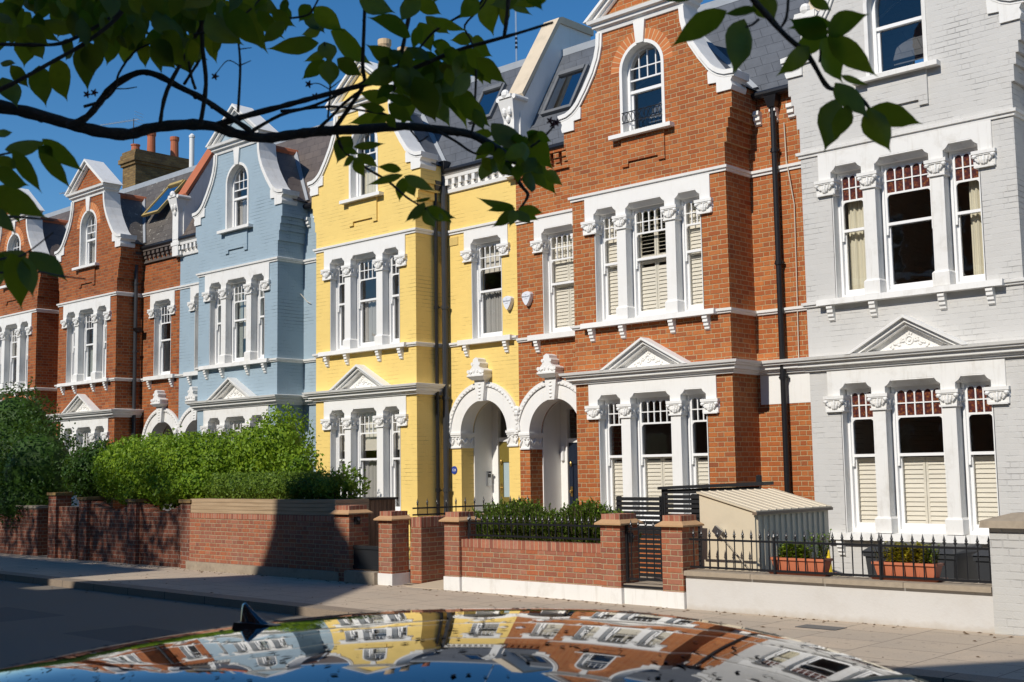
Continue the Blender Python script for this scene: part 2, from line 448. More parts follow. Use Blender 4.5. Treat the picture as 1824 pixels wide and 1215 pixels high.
def mk_voussoir(cz):
    """rubbed brick arch, bricks radiating about (0, cz)"""
    t = NT('rubbed_brick_arch'); o = t.obj(); X, Y, Z = t.sep(o)
    a = t.math('ARCTAN2', t.math('SUBTRACT', Z, cz), X)
    u = t.math('DIVIDE', a, 0.155); f = t.math('FRACT', u); k = t.math('FLOOR', u)
    mask = t.ramp(t.math('MINIMUM', f, t.math('SUBTRACT', 1.0, f)), [(0.06, 0.0), (0.11, 1.0)])
    wn_ = t.n('ShaderNodeTexWhiteNoise', noise_dimensions='1D'); t.l(k, wn_.inputs['W'])
    c = t.ramp(wn_.outputs[0], [(0, (0.46, 0.13, 0.036)), (1, (0.57, 0.19, 0.055))])
    t.col(t.mix(mask, (0.62, 0.43, 0.235), c)); t.set(Roughness=0.85)
    t.bump(mask, 0.6, 0.006)
    return t.mat
M['voussoir'] = mk_voussoir(8.16)
# ------------------------------------------------------------------ house pieces (local: x along street, y into house, z up)
def prism_x(mb, poly, x0, x1, m=0):
    return mb.loft([(x0, y, z) for y, z in poly], [(x1, y, z) for y, z in poly], m=m)

def capital(mb, x0, x1, z0, z1, y0, y1, seed=0):
    """leafy capital: roll, bell with leaves, abacus; front at y0"""
    rnd = random.Random(seed)
    h = z1 - z0; c = (x0 + x1) / 2; hw = (x1 - x0) / 2
    mb.box(x0, x1, y0 - 0.012, y1, z1 - 0.045, z1)
    mb.box(x0 + 0.012, x1 - 0.012, y0 - 0.002, y1, z1 - 0.062, z1 - 0.043)
    mb.box(x0 + 0.03, x1 - 0.03, y0 + 0.01, y1, z0, z0 + 0.028)
    zb, zt = z0 + 0.026, z1 - 0.06
    mb.hexa([(c - hw * 0.72, y0 + 0.035, zb), (c + hw * 0.72, y0 + 0.035, zb), (c + hw * 0.72, y1, zb), (c - hw * 0.72, y1, zb),
             (c - hw * 0.92, y0 + 0.01, zt), (c + hw * 0.92, y0 + 0.01, zt), (c + hw * 0.92, y1, zt), (c - hw * 0.92, y1, zt)])
    for k in (-1, 1):
        mb.blob((c + k * hw * 0.78, y0 - 0.004, zt - 0.02), (0.034, 0.03, 0.028), 7, 4)
        for a in (0.25, 0.62):
            rot = Matrix.Rotation(k * a * 1.1, 3, 'Y')
            mb.blob((c + k * hw * a, y0 + 0.012, z0 + h * (0.36 + 0.22 * a) + rnd.uniform(-.01, .01)), (0.02, 0.026, 0.062), 6, 4, rot=rot)
    mb.blob((c, y0 + 0.006, z0 + h * 0.42), (0.022, 0.028, 0.07), 6, 4)
    for k in (-1, 1):                                    # leaves on the cheeks
        for a in (0.3, 0.7):
            mb.blob((c + k * hw * 0.86, y0 + (y1 - y0) * a, z0 + h * 0.5), (0.024, 0.024, 0.06), 6, 4)

def scroll(mb, cx, cz, w, h, y, seed):
    """carved leaf scroll in a triangular field"""
    rnd = random.Random(seed)
    ring = [(cx + 0.055 * math.cos(a), y, cz + h * 0.42 + 0.055 * math.sin(a)) for a in [i * math.pi / 5 for i in range(11)]]
    mb.tube(ring, 0.012, 5, caps=False)
    mb.blob((cx, y, cz + h * 0.42), (0.025, 0.018, 0.025), 6, 4)
    for k in (-1, 1):
        for i in range(7):
            t = (i + 1) / 8
            x = cx + k * (0.06 + (w / 2 - 0.07) * t)
            zz = cz + h * (0.42 - 0.36 * t) + 0.025 * math.sin(i * 2.2)
            mb.blob((x, y, zz), (0.034 * (1.15 - t * .6), 0.018, 0.016), 6, 4, rot=Matrix.Rotation(k * (0.5 + rnd.uniform(-.9, .9)), 3, 'Y'))
            if i < 5: mb.blob((x, y, zz + 0.035 * (1 - t)), (0.018, 0.014, 0.014), 5, 3)
    for i in range(3):
        mb.blob((cx + (i - 1) * 0.03, y, cz + h * (0.72 + 0.08 * (1 - abs(i - 1)))), (0.014, 0.014, 0.03), 5, 3, rot=Matrix.Rotation((i - 1) * 0.6, 3, 'Y'))

def dressing(kind, par, x0, x1, z0, z1, y):
    """what hangs or folds behind the glass"""
    if kind in ('shutter', 'shutter_open'):
        mb = MB(); n = 1 if x1 - x0 < 0.55 else 2
        w = (x1 - x0) / n
        for k in range(n):
            a, b = x0 + k * w + 0.003, x0 + (k + 1) * w - 0.003
            mb.box(a, a + 0.035, y, y + 0.028, z0, z1); mb.box(b - 0.035, b, y, y + 0.028, z0, z1)
            mb.box(a, b, y + .001, y + 0.027, z0, z0 + 0.05); mb.box(a, b, y + .001, y + 0.027, z1 - 0.05, z1)
            z = z0 + 0.055
            tilt = 0.012 if kind == 'shutter' else 0.05
            hh = 0.058 if kind == 'shutter' else 0.018
            while z < z1 - 0.1:
                mb.hexa([(a + .03, y - 0.004, z), (b - .03, y - 0.004, z), (b - .03, y + 0.006, z), (a + .03, y + 0.006, z),
                         (a + .03, y + tilt, z + hh), (b - .03, y + tilt, z + hh), (b - .03, y + tilt + .008, z + hh), (a + .03, y + tilt + .008, z + hh)])
                z += 0.062
        return mb.build('shutter', M['shutter'], par)
    if kind in ('curtain_cream', 'curtain_grey'):
        mb = MB(); n = max(10, int((x1 - x0) / 0.012))
        ph = random.random() * 6
        def yy(i): 
            x = i / n * (x1 - x0)
            return y + 0.018 * math.sin(x * 95 + ph) + 0.01 * math.sin(x * 41 + 2 * ph)
        vs = [(x0 + (x1 - x0) * i / n, yy(i) * 1.0 + 0.012 * j, z) for j, z in ((0, z0), (0, z1)) for i in range(n + 1)]
        mb.add(vs, [(i, i + 1, n + 2 + i, n + 1 + i) for i in range(n)])
        return mb.build('curtain', M[kind], par, smooth=True, fix=False)
    mat = {'blind': 'blind', 'blind_green': 'blind_green'}[kind]
    mb = MB(); mb.box(x0, x1, y, y + 0.006, z0, z1); mb.box(x0, x1, y - 0.008, y + 0.014, z0 - 0.02, z0)
    return mb.build('blind', M[mat], par)

def sash_window(par, x0, x1, zs, zt, zm, ztr, n, y, dress=(), stained=False, wood=None):
    wood = wood or M['gloss']
    mb = MB()
    # box frame
    mb.box(x0, x0 + 0.035, y, y + 0.12, zs, zt); mb.box(x1 - 0.035, x1, y, y + 0.12, zs, zt)
    mb.box(x0 + .035, x1 - .035, y + .001, y + 0.119, zt - 0.03, zt)
    mb.box(x0 + .035, x1 - .035, y - 0.015, y + 0.118, zs, zs + 0.045)
    a, b = x0 + 0.036, x1 - 0.036
    # upper sash
    yu = y + 0.018
    mb.box(a, a + 0.032, yu, yu + 0.036, zm - 0.10, zt - 0.031); mb.box(b - 0.032, b, yu, yu + 0.036, zm - 0.10, zt - 0.031)
    mb.box(a + .032, b - .032, yu - .002, yu + 0.038, zm - 0.022, zm + 0.018)
    mb.box(a, a + 0.03, yu - 0.004, yu + .030, zm - 0.15, zm - 0.10); mb.box(b - 0.03, b, yu - 0.004, yu + .030, zm - 0.15, zm - 0.10)
    gx0, gx1 = a + 0.032, b - 0.032
    tr0, tr1 = ztr, ztr + 0.028
    top = zt - 0.031
    zmid = tr1 + (top - tr1) * 0.46
    lw = (gx1 - gx0) / n
    holes = []
    for k in range(n):
        l, r = gx0 + k * lw + (0.009 if k else 0), gx0 + (k + 1) * lw - (0.009 if k < n - 1 else 0)
        holes.append([(l, tr1), (r, tr1), (r, zmid - 0.008), (l, zmid - 0.008)])
        rr = (r - l) / 2
        holes.append([(l, zmid + 0.008), (r, zmid + 0.008)] + arc((l + r) / 2, top - 0.022 - rr, rr, 0, 180, 8))
    holes = [[(p + (0.0005 if q_i == 0 else 0), q) for q_i, (p, q) in enumerate(h)] for h in holes]
    mb.plate([(gx0 - .004, tr0), (gx1 + .004, tr0), (gx1 + .004, top + .004), (gx0 - .004, top + .004)], holes, yu + 0.004, yu + 0.03)
    # curved shoulders under the band
    for k, e in ((1, gx0), (-1, gx1)):
        mb.plate([(e, tr0 + .002)] + [(e + k * (0.05 - 0.05 * math.sin(R(t))), tr0 - 0.05 + 0.05 * math.cos(R(t))) for t in (0, 30, 60, 90)], [], yu + 0.006, yu + 0.028)
    # lower sash
    yl = y + 0.058
    mb.box(a, a + 0.042, yl, yl + 0.036, zs + 0.046, zm + 0.01); mb.box(b - 0.042, b, yl, yl + 0.036, zs + 0.046, zm + 0.01)
    mb.box(a + .042, b - .042, yl, yl + 0.036, zm - 0.02, zm + 0.012); mb.box(a + .042, b - .042, yl - .001, yl + 0.036, zs + 0.046, zs + 0.125)
    wo = mb.build('window', wood, par)
    g = MB()
    def pane(l, r, z0, z1, yy): g.quad((l, yy, z0), (r, yy, z0), (r, yy, z1), (l, yy, z1))
    pane(gx0, gx1, zm, tr0, yu + 0.018)
    if not stained: pane(gx0, gx1, tr0, top, yu + 0.018)
    pane(a + 0.04, b - 0.04, zs + 0.1, zm, yl + 0.018)
    g.build('glass', M['glass'], wo, fix=False)
    if stained:
        g = MB(); pane(gx0, gx1, tr0 + .01, top, yu + 0.02)
        g.build('stained_glass', M['stained'], wo, fix=False)
    for d in dress:
        kind, f0, f1 = d[:3]
        xa, xb = x0 + 0.036 + (d[3] if len(d) > 3 else 0) * (x1 - x0 - .07), x1 - 0.036 - (1 - d[4] if len(d) > 4 else 0) * (x1 - x0 - .07)
        dressing(kind, wo, xa, xb, zs + 0.05 + (zt - zs - 0.05) * f0, zs + 0.05 + (zt - zs - 0.05) * f1, y + (0.125 if kind[:2] == 'sh' else 0.15))
    return wo

OPEN = [(-1.06, -0.59), (-0.39, 0.39), (0.59, 1.06)]
def surround(par, opens, hw, zt, zh, zcap1, y0, trim, lining_z0):
    """white panel over the lights, with chamfered heads and reveal linings"""
    mb = MB()
    fr, bk = [(-hw, zcap1), (-hw, zt), (hw, zt), (hw, zcap1)], [(-hw, zcap1), (-hw, zt), (hw, zt), (hw, zcap1)]
    for l, r in sorted(opens, reverse=True):
        fr += [(r, zcap1), (r, zh), (r - 0.02, zh + 0.012), (r - 0.05, zh + 0.035), (r - 0.075, zh + 0.07), (r - 0.09, zh + 0.09), (l + 0.09, zh + 0.09), (l + 0.075, zh + 0.07), (l + 0.05, zh + 0.035), (l + 0.02, zh + 0.012), (l, zh), (l, zcap1)]
        bk += [(r, zcap1), (r, zh), (r - 0.02, zh), (r - 0.05, zh), (r - 0.075, zh), (r - 0.09, zh), (l + 0.09, zh), (l + 0.075, zh), (l + 0.05, zh), (l + 0.02, zh), (l, zh), (l, zcap1)]
    bk = [(a, b + 0.0) for a, b in bk]
    A = [(a, y0 - 0.022, b) for a, b in fr]; Bm = [(a, y0 + 0.075, b) for a, b in bk]; C = [(a, y0 + 0.26, b) for a, b in bk]
    n = len(A)
    tr = tessellate_polygon([[Vector((a, b, 0)) for a, b in fr]])
    mb.add(A, tr)
    for P, Q in ((A, Bm), (Bm, C)):
        mb.add(P + Q, [(i, (i + 1) % n, n + (i + 1) % n, n + i) for i in range(n)])
    # thin roll along the chamfer
    for l, r in opens:
        mb.tube([(l + 0.085, y0 - 0.012, zh + 0.078), (r - 0.085, y0 - 0.012, zh + 0.078)], 0.012, 5)
        mb.box(l - 0.001, l + 0.012, y0 - 0.001, y0 + 0.24, lining_z0, zcap1 + 0.001) if l == min(o[0] for o in opens) else None
        mb.box(r - 0.012, r + 0.001, y0 - 0.001, y0 + 0.24, lining_z0, zcap1 + 0.001) if r == max(o[1] for o in opens) else None
    return mb.build('window_surround', trim, par)

def column(par, x, zs, zb, zc0, zc1, y0, trim, seed):
    mb = MB(); mb.box(x - 0.0925, x + 0.0925, y0 - 0.018, y0 + 0.24, zb - .01, zc0 + .01)
    mb.box(x - 0.118, x + 0.118, y0 - 0.05, y0 + 0.24, zs, zb - 0.03)
    mb.hexa([(x - 0.118, y0 - 0.05, zb - .03), (x + 0.118, y0 - 0.05, zb - .03), (x + 0.118, y0 + 0.24, zb - .03), (x - 0.118, y0 + 0.24, zb - .03),
             (x - 0.094, y0 - 0.02, zb), (x + 0.094, y0 - 0.02, zb), (x + 0.094, y0 + 0.24, zb), (x - 0.094, y0 + 0.24, zb)])
    o = mb.build('column', trim, par)
    mb = MB(); capital(mb, x - 0.15, x + 0.15, zc0, zc1, y0 - 0.055, y0 + 0.2, seed)
    mb.build('capital', trim, o)

def bracket(par, x, zt, y0, trim):
    P = [(0, 0), (-0.10, 0), (-0.105, -0.05), (-0.085, -0.065), (-0.088, -0.105), (-0.062, -0.12), (-0.064, -0.16), (-0.038, -0.175), (-0.036, -0.21), (0, -0.23)]
    mb = MB(); prism_x(mb, [(y0 + a, zt + b) for a, b in P], x - 0.045, x + 0.045)
    mb.build('bracket', trim, par)

def group3(par, zs, zb, zc0, zc1, zh, zt, ztr, zm, dress, trim, seed, stained):
    surround(par, OPEN, 1.25, zt, zh, zc1 - 0.02, 0.0, trim, zs)
    for k, x in enumerate((-0.49, 0.49)): column(par, x, zs, zb, zc0, zc1, 0.0, trim, seed + k)
    for k, s_ in enumerate((-1, 1)):
        mb = MB(); capital(mb, *sorted((s_ * 0.985, s_ * 1.30)), zc0, zc1, -0.06, 0.16, seed + 5 + k)
        mb.box(*sorted((s_ * 1.0, s_ * 1.285)), -0.035, 0.0, zc0 + .01, zc1 - .01)
        mb.build('capital', trim, par)
    for k, (l, r) in enumerate(OPEN):
        sash_window(par, l + 0.012, r - 0.012, zs, zh, zm, ztr, 5 if k == 1 else 3, 0.145, dress[k], stained)

def house(name, label, Xc, dz, s, e1, mat, trim, o):
    """s = side of the entrance bay (+1 right), e1 = distance from gable centre to the party line"""
    W = M[mat]; T = M[trim]
    h = thing(name, label, 'house', (Xc, 15.6, dz), 'terraced houses across the street')
    hw, yr, zb = 1.534, 0.70, -0.35
    g = o.get('strip', 0.0)
    # ---------------- walls
    half = [(hw, zb), (hw, 6.60), (1.575, 6.60), (1.575, 6.82), (1.61, 6.82), (1.61, 6.97), (1.65, 6.97), (1.65, 7.12), (1.69, 7.12), (1.69, 7.66),
            (1.49, 7.73), (1.34, 7.84), (1.18, 8.05), (1.02, 8.30), (0.92, 8.52), (0.86, 8.72), (0.85, 9.02), (1.0, 9.14), (0, 9.86)]
    outer = half + [(-a, b) for a, b in reversed(half[:-1])]
    holes = [[(-1.07, 0.74), (1.07, 0.74), (1.07, 2.90), (-1.07, 2.90)], [(-1.07, 4.0), (1.07, 4.0), (1.07, 5.99), (-1.07, 5.99)],
             [(-0.41, 7.06), (0.41, 7.06)] + arc(0, 8.16, 0.41, 0, 180, 16)]
    wm = MB(); wm.plate(outer, holes, 0.0, 0.28)
    for k in (-1, 1):
        for a, z0, z1 in ((1.534, zb, 6.60), (1.575, 6.60, 6.82), (1.61, 6.82, 6.97), (1.65, 6.97, 7.12), (1.69, 7.12, 7.5)):
            wm.box(k * 1.25, k * a, 0.281, 0.98, z0 + (0.0005 if z0 > 0 else 0), z1)
    # apron under the top window
    wm.plate([(-0.43, 7.03), (0.43, 7.03), (0.43, 6.55), (0.30, 6.55), (0.30, 6.63), (-0.30, 6.63), (-0.30, 6.55), (-0.43, 6.55)], [], -0.035, 0.0)
    ac, aw = o['arch'], o['win']
    wl = aw - 0.40, aw + 0.40
    out = [(hw + .001, zb), (ac - 0.62, zb), (ac - 0.62, 2.30)] + arc(ac, 2.30, 0.62, 180, 0, 18)[1:-1] + [(ac + 0.62, 2.30), (ac + 0.62, zb), (e1, zb), (e1, 7.40), (hw + .001, 7.40)]
    wm.plate([(s * a, b) for a, b in out], [[(s * wl[0], 4.02), (s * wl[1], 4.02), (s * wl[1], 5.98), (s * wl[0], 5.98)]], yr, yr + 0.33)
    if g:
        wm.plate([(-s * (hw + .001), zb), (-s * (hw + g), zb), (-s * (hw + g), 7.40), (-s * (hw + .001), 7.40)], [], yr, yr + 0.28)
    x_out = -s * (hw + g)
    wm.box(x_out, x_out + s * 0.12, 0.99, 7.0, zb, 7.3); wm.box(s * e1, s * (e1 - 0.12), 0.99, 7.0, zb, 7.3)
    wm.box(x_out, s * e1, 7.0, 7.2, zb, 7.3)
    wm.build('wall', W, h)
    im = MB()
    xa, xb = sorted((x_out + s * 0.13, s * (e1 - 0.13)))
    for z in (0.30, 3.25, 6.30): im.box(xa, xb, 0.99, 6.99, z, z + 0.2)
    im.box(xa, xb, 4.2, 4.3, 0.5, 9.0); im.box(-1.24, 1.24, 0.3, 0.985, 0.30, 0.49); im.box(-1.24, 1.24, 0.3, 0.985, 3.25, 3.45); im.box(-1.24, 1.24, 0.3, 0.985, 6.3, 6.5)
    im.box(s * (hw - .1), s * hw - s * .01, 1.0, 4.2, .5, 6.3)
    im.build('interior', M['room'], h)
    # ---------------- string courses, cornice
    def path(ent, strip_):
        p = [(-s * (hw + g), yr)] if (strip_ and g) else []
        p += [(-s * hw, yr), (-s * hw, 0), (s * hw, 0), (s * hw, yr)]
        if ent: p.append((s * e1, yr))
        if not (strip_ and g): p[0] = (-s * hw, yr + .2)
        return p if s > 0 else p[::-1]
    mb = MB(); mb.sweep([(-.01, 6.145), (0.022, 6.15), (0.026, 6.185), (0.05, 6.195), (0.055, 6.235), (-.01, 6.255)], path(True, True))
    mb.build('string_course', T, h)
    mb = MB(); mb.sweep([(-.01, 3.96), (0.03, 3.97), (0.035, 3.995), (0.055, 4.0), (0.06, 4.035), (-.01, 4.05)], path(True, True))
    mb.build('string_course', T, h)
    mb = MB(); mb.sweep([(-.01, 3.045), (0.045, 3.05), (0.05, 3.075), (0.075, 3.085), (0.08, 3.10), (0.115, 3.112), (0.12, 3.165), (0.165, 3.172), (0.17, 3.196), (0.195, 3.203), (0.21, 3.243), (-.01, 3.268)], path(False, True))
    mb.build('cornice', T, h)
    # ---------------- pediment over the ground-floor lights
    mb = MB()
    def rake(a0, z0, z1, t0, t1, ya, yb):
        k = (z1 - z0) / a0; c = math.hypot(1, k)
        def tri(t): return [(-(a0 - t * c / k), z0), (0, z1 - t * c), (a0 - t * c / k, z0)]
        A, B_ = tri(t0), tri(t1)
        mb.plate(A + B_[::-1], [], ya, yb)
    rake(0.86, 3.236, 3.71, 0.0, 0.035, -0.215, -.001); rake(0.86, 3.236, 3.71, 0.034, 0.085, -0.165, -.001); rake(0.86, 3.236, 3.71, 0.084, 0.12, -0.12, -.001)
    mb.plate([(-0.66, 3.236), (0, 3.59), (0.66, 3.236)], [], -0.03, -.001)
    scroll(mb, 0, 3.27, 0.62, 0.26, -0.035, sum(map(ord, label)) % 100)
    mb.build('pediment', T, h)
    # ---------------- window groups
    st = o.get('stained', False)
    group3(h, 0.80, 1.02, 2.46, 2.685, 2.775, 3.065, 2.35, 1.85, o['d0'], T, 11, st)
    group3(h, 4.06, 4.27, 5.54, 5.765, 5.87, 6.15, 5.44, 5.03, o['d1'], T, 31, st)
    for z0, z1 in ((3.965, 4.06), (0.70, 0.80)):
        mb = MB(); mb.hexa([(-1.315, -0.125, z0), (1.315, -0.125, z0), (1.315, 0.14, z0), (-1.315, 0.14, z0), (-1.315, -0.115, z1 - .012), (1.315, -0.115, z1 - .012), (1.315, 0.14, z1), (-1.315, 0.14, z1)])
        mb.build('sill', T, h)
    for x in (-1.13, -0.49, 0.49, 1.13):
        bracket(h, x, 3.965, 0, T); bracket(h, x, 0.70, 0, T)
    # ---------------- gable trim
    C = [(1.77, 7.66), (1.60, 7.675), (1.49, 7.72), (1.41, 7.775), (1.34, 7.84), (1.18, 8.05), (1.02, 8.30), (0.92, 8.52), (0.87, 8.72), (0.855, 8.93)]
    for k in (-1, 1):
        mb = MB()
        for off0, off1, y0 in ((0.035, -0.035, -0.06), (-0.034, -0.075, -0.035)):
            rings = []
            for i, (a, b) in enumerate(C):
                d = (Vector(C[min(i + 1, len(C) - 1)]) - Vector(C[max(i - 1, 0)])).normalized(); n = Vector((d.y, -d.x))
                if n.x < 0 and n.y < 0: n = -n
                p, q = Vector((a, b)) + n * off0, Vector((a, b)) + n * off1
                rings.append([(k * p.x, y0, p.y), (k * p.x, 0.40, p.y), (k * q.x, 0.40, q.y), (k * q.x, y0, q.y)])
            for A, B_ in zip(rings, rings[1:]): mb.add(A + B_, [(0, 1, 5, 4), (1, 2, 6, 5), (2, 3, 7, 6), (3, 0, 4, 7)])
            mb.add(rings[0], [(0, 1, 2, 3)]); mb.add(rings[-1], [(0, 1, 2, 3)])
        mb.plate([(k * a, b) for a, b in [(1.44, 7.39), (1.70, 7.39), (1.725, 7.46), (1.70, 7.53), (1.74, 7.60), (1.76, 7.64), (1.50, 7.68), (1.33, 7.80), (1.28, 7.74), (1.29, 7.56), (1.44, 7.55)]], [], -0.03, 0.385)
        mb.build('gable_coping', M[o.get('coping', trim)], h)
    mb = MB()
    mb.sweep([(-.01, 8.91), (0.025, 8.92), (0.04, 8.98), (0.09, 9.01), (0.10, 9.06), (0.15, 9.08), (0.165, 9.135), (-.01, 9.16)], [(-0.85, 0.35), (-0.85, 0), (0.85, 0), (0.85, 0.35)])
    rake(1.08, 9.136, 9.95, 0.0, 0.05, -0.17, 0.38); rake(1.08, 9.136, 9.95, 0.049, 0.115, -0.11, 0.3); rake(1.08, 9.136, 9.95, 0.114, 0.15, -0.06, 0.3)
    mb.build('pediment', T, h)
    mb = MB(); mb.plate([(-0.075, 8.555), (0.075, 8.555), (0.115, 8.93), (-0.115, 8.93)], [], -0.045, 0.0); mb.build('keystone', T, h)
    if o.get('voussoir'):
        mb = MB(); mb.plate(arc(0, 8.16, 0.63, 0, 180, 24) + arc(0, 8.16, 0.452, 180, 0, 24), [], -0.004, -0.0005); mb.build('brick_arch', M['voussoir'], h)
    # reveal and arched sash of the top window
    mb = MB()
    def arch_ring(hw0, hw1, z0, y0, y1):
        A = [(-hw1, z0)] + arc(0, 8.16, hw1, 180, 0, 18) + [(hw1, z0)]
        B_ = [(hw0, z0)] + arc(0, 8.16, hw0, 0, 180, 18) + [(-hw0, z0)]
        mb.plate(A + B_, [], y0, y1)
    arch_ring(0.395, 0.45, 7.06, -0.014, 0.16)
    mb.build('window_surround', T, h)
    mb = MB(); arch_ring(0.345, 0.396, 7.09, 0.14, 0.24)
    mb.box(-0.345, 0.345, 0.13, 0.24, 7.09, 7.19); mb.box(-0.345, 0.345, 0.15, 0.22, 7.80, 7.85)
    mb.box(-0.345, -0.31, 0.18, 0.22, 7.19, 7.80); mb.box(0.31, 0.345, 0.18, 0.22, 7.19, 7.80)
    if not o.get('plain_top'):
        mb.box(-0.345, 0.345, 0.16, 0.19, 8.01, 8.035); mb.box(-0.345, 0.345, 0.16, 0.19, 8.21, 8.228)
        for x in (-0.17, 0.0, 0.17): mb.box(x - 0.009, x + 0.009, 0.161, 0.189, 8.03, 8.16 + math.sqrt(0.345 ** 2 - x * x) - .002)
    wo = mb.build('window', M['gloss'], h)
    gm = MB(); gm.quad((-0.345, 0.2, 7.19), (0.345, 0.2, 7.19), (0.345, 0.2, 7.82), (-0.345, 0.2, 7.82))
    ap = [(-0.345, 7.82), (0.345, 7.82)] + arc(0, 8.16, 0.345, 0, 180, 16)
    gm.add([(a, 0.175, b) for a, b in ap], [tuple(range(len(ap)))])
    gm.build('glass', M['glass'], wo, fix=False)
    for d in o.get('dtop', ()): dressing(d[0], wo, -0.34, 0.34, d[1], d[2], 0.30)
    mb = MB(); mb.box(-0.62, 0.62, -0.13, 0.14, 7.03, 7.095); mb.build('sill', T, h)
    if o.get('guard'):
        mb = MB()
        for z in (7.28, 7.45): mb.tube([(-0.40, -0.03, z), (0.40, -0.03, z)], 0.010, 5)
        for i in range(9):
            x = -0.36 + i * 0.09
            mb.tube([(x + 0.035 * math.cos(t), -0.03, 7.365 + 0.07 * math.sin(t)) for t in [k * math.pi / 5 for k in range(11)]], 0.007, 4, caps=False)
        mb.build('window_guard', M['black'], h)
    # ---------------- entrance bay: window
    a = aw
    mb = MB(); surround_at = thing
    zt, zh, zc0, zc1 = 6.15, 5.90, 5.56, 5.785
    x0, x1 = sorted((s * wl[0], s * wl[1]))
    # shift helper: build around x centre, then move
    so_ = surround(h, [(-0.395, 0.395)], 0.575, zt, zh, zc1 - 0.02, 0.0, T, 4.06); so_.location = (s * a, yr, 0)
    for k in (-1, 1):
        mb = MB(); capital(mb, *sorted((k * 0.33, k * 0.63)), zc0, zc1, -0.06, 0.16, 50 + k)
        c_ = mb.build('capital', T, h); c_.location = (s * a, yr, 0)
    wo = sash_window(h, -0.385, 0.385, 4.06, zh, 4.98, 5.40, 5, 0.14, o['de'], st); wo.location = (s * a, yr, 0)
    mb = MB(); mb.box(-0.69, 0.69, -0.12, 0.14, 3.965, 4.06); q = mb.build('sill', T, h); q.location = (s * a, yr, 0)
    for k in (-0.52, 0.52): bracket(h, s * a + k, 3.965, yr, T)
    # ---------------- porch
    am = MB()
    am.plate(arc(ac, 2.30, 0.86, 0, 180, 28) + arc(ac, 2.30, 0.605, 180, 0, 28), [], yr - 0.03, yr + 0.30)
    am.plate(arc(ac, 2.30, 0.945, 0, 180, 28) + arc(ac, 2.30, 0.86, 180, 0, 28), [], yr - 0.06, yr - 0.001)
    if s < 0: am.v = [(-x, y - .003, z) for x, y, z in am.v]
    else:                                                   # leafy stop where the two hoods meet
        am.blob((e1, yr - .07, 2.70), (.07, .05, .05)); am.blob((e1, yr - .07, 2.62), (.06, .05, .07)); am.blob((e1 + .005, yr - .06, 2.53), (.035, .04, .07)); am.blob((e1 - .05, yr - .08, 2.68), (.03, .03, .05)); am.blob((e1 + .05, yr - .08, 2.68), (.03, .03, .05))
    for i in range(33):
        t = math.pi * (i + 0.5) / 33
        am.blob((s * ac + 0.885 * math.cos(t), yr - 0.062, 2.30 + 0.885 * math.sin(t)), (0.024, 0.018, 0.024), 5, 3)
    ao = am.build('arch', T, h)
    km = MB(); c = s * ac
    km.plate([(c - 0.085, 2.88), (c + 0.085, 2.88), (c + 0.135, 3.27), (c - 0.135, 3.27)], [], yr - 0.12, yr)
    for i in range(5): km.blob((c, yr - 0.125, 2.94 + i * 0.065), (0.03 + 0.012 * (i % 2), 0.015, 0.022), 6, 4)
    km.build('keystone', T, ao)
    fm = MB()
    fm.hexa([(c - 0.15, yr - 0.17, 3.27), (c + 0.15, yr - 0.17, 3.27), (c + 0.15, yr, 3.27), (c - 0.15, yr, 3.27), (c - 0.225, yr - 0.24, 3.34), (c + 0.225, yr - 0.24, 3.34), (c + 0.225, yr, 3.34), (c - 0.225, yr, 3.34)])
    fm.box(c - 0.215, c + 0.215, yr - 0.235, yr, 3.34, 3.37)
    prism_y = lambda poly, y0, y1: fm.plate(poly, [], y0, y1)
    prism_y([(c - 0.20, 3.37), (c + 0.20, 3.37), (c + 0.215, 3.43), (c + 0.16, 3.455), (c + 0.10, 3.51), (c + 0.105, 3.56), (c + 0.075, 3.60), (c + 0.065, 3.66), (c, 3.69), (c - 0.065, 3.66), (c - 0.075, 3.60), (c - 0.105, 3.56), (c - 0.10, 3.51), (c - 0.16, 3.455), (c - 0.215, 3.43)], yr - 0.215, yr)
    for k in (-1, 1):
        fm.tube([(c + k * 0.19, yr - 0.228, 3.43), (c + k * 0.19, yr, 3.43)], 0.035, 10); fm.tube([(c + k * 0.09, yr - 0.224, 3.57), (c + k * 0.09, yr, 3.57)], 0.032, 10)
        fm.blob((c + k * 0.12, yr - 0.22, 3.41), (0.05, 0.02, 0.022), 6, 4, rot=Matrix.Rotation(k * 0.5, 3, 'Y')); fm.blob((c + k * 0.045, yr - 0.22, 3.43), (0.02, 0.015, 0.04), 6, 4)
    fm.build('finial', T, ao)
    for k, (l, r) in enumerate(((hw + 0.05, ac - 0.585), (ac + 0.585, e1 - 0.003))):
        mb = MB(); x0, x1 = sorted((s * l, s * r))
        # an impost that wraps into the porch
        mb.box(x0, x1, yr - 0.05, yr + 0.36, 2.27, 2.315); mb.box(x0 + .01, x1 - .01, yr - 0.035, yr + 0.34, 2.235, 2.272)
        mb.box(x0 + .02, x1 - .02, yr - 0.03, yr + 0.335, 2.02, 2.05); mb.box(x0 + .03, x1 - .03, yr - 0.012, yr + 0.325, 2.045, 2.24)
        rr = random.Random(k + 3); n = max(3, int((x1 - x0) / 0.085))
        for i in range(n):
            x = x0 + (x1 - x0) * (i + 0.5) / n
            mb.blob((x, yr - 0.02, 2.13 + 0.03 * (i % 2)), (0.022, 0.028, 0.075), 6, 4, rot=Matrix.Rotation((-1) ** i * 0.5, 3, 'Y'))
            mb.blob((x, yr - 0.026, 2.205), (0.032, 0.024, 0.022), 6, 4)
        for i in range(4):
            y = yr + 0.05 + i * 0.075
            for xx in (x0 + 0.03, x1 - 0.03): mb.blob((xx, y, 2.14 + 0.02 * (i % 2)), (0.026, 0.022, 0.07), 6, 4, rot=Matrix.Rotation((-1) ** i * 0.5, 3, 'X'))
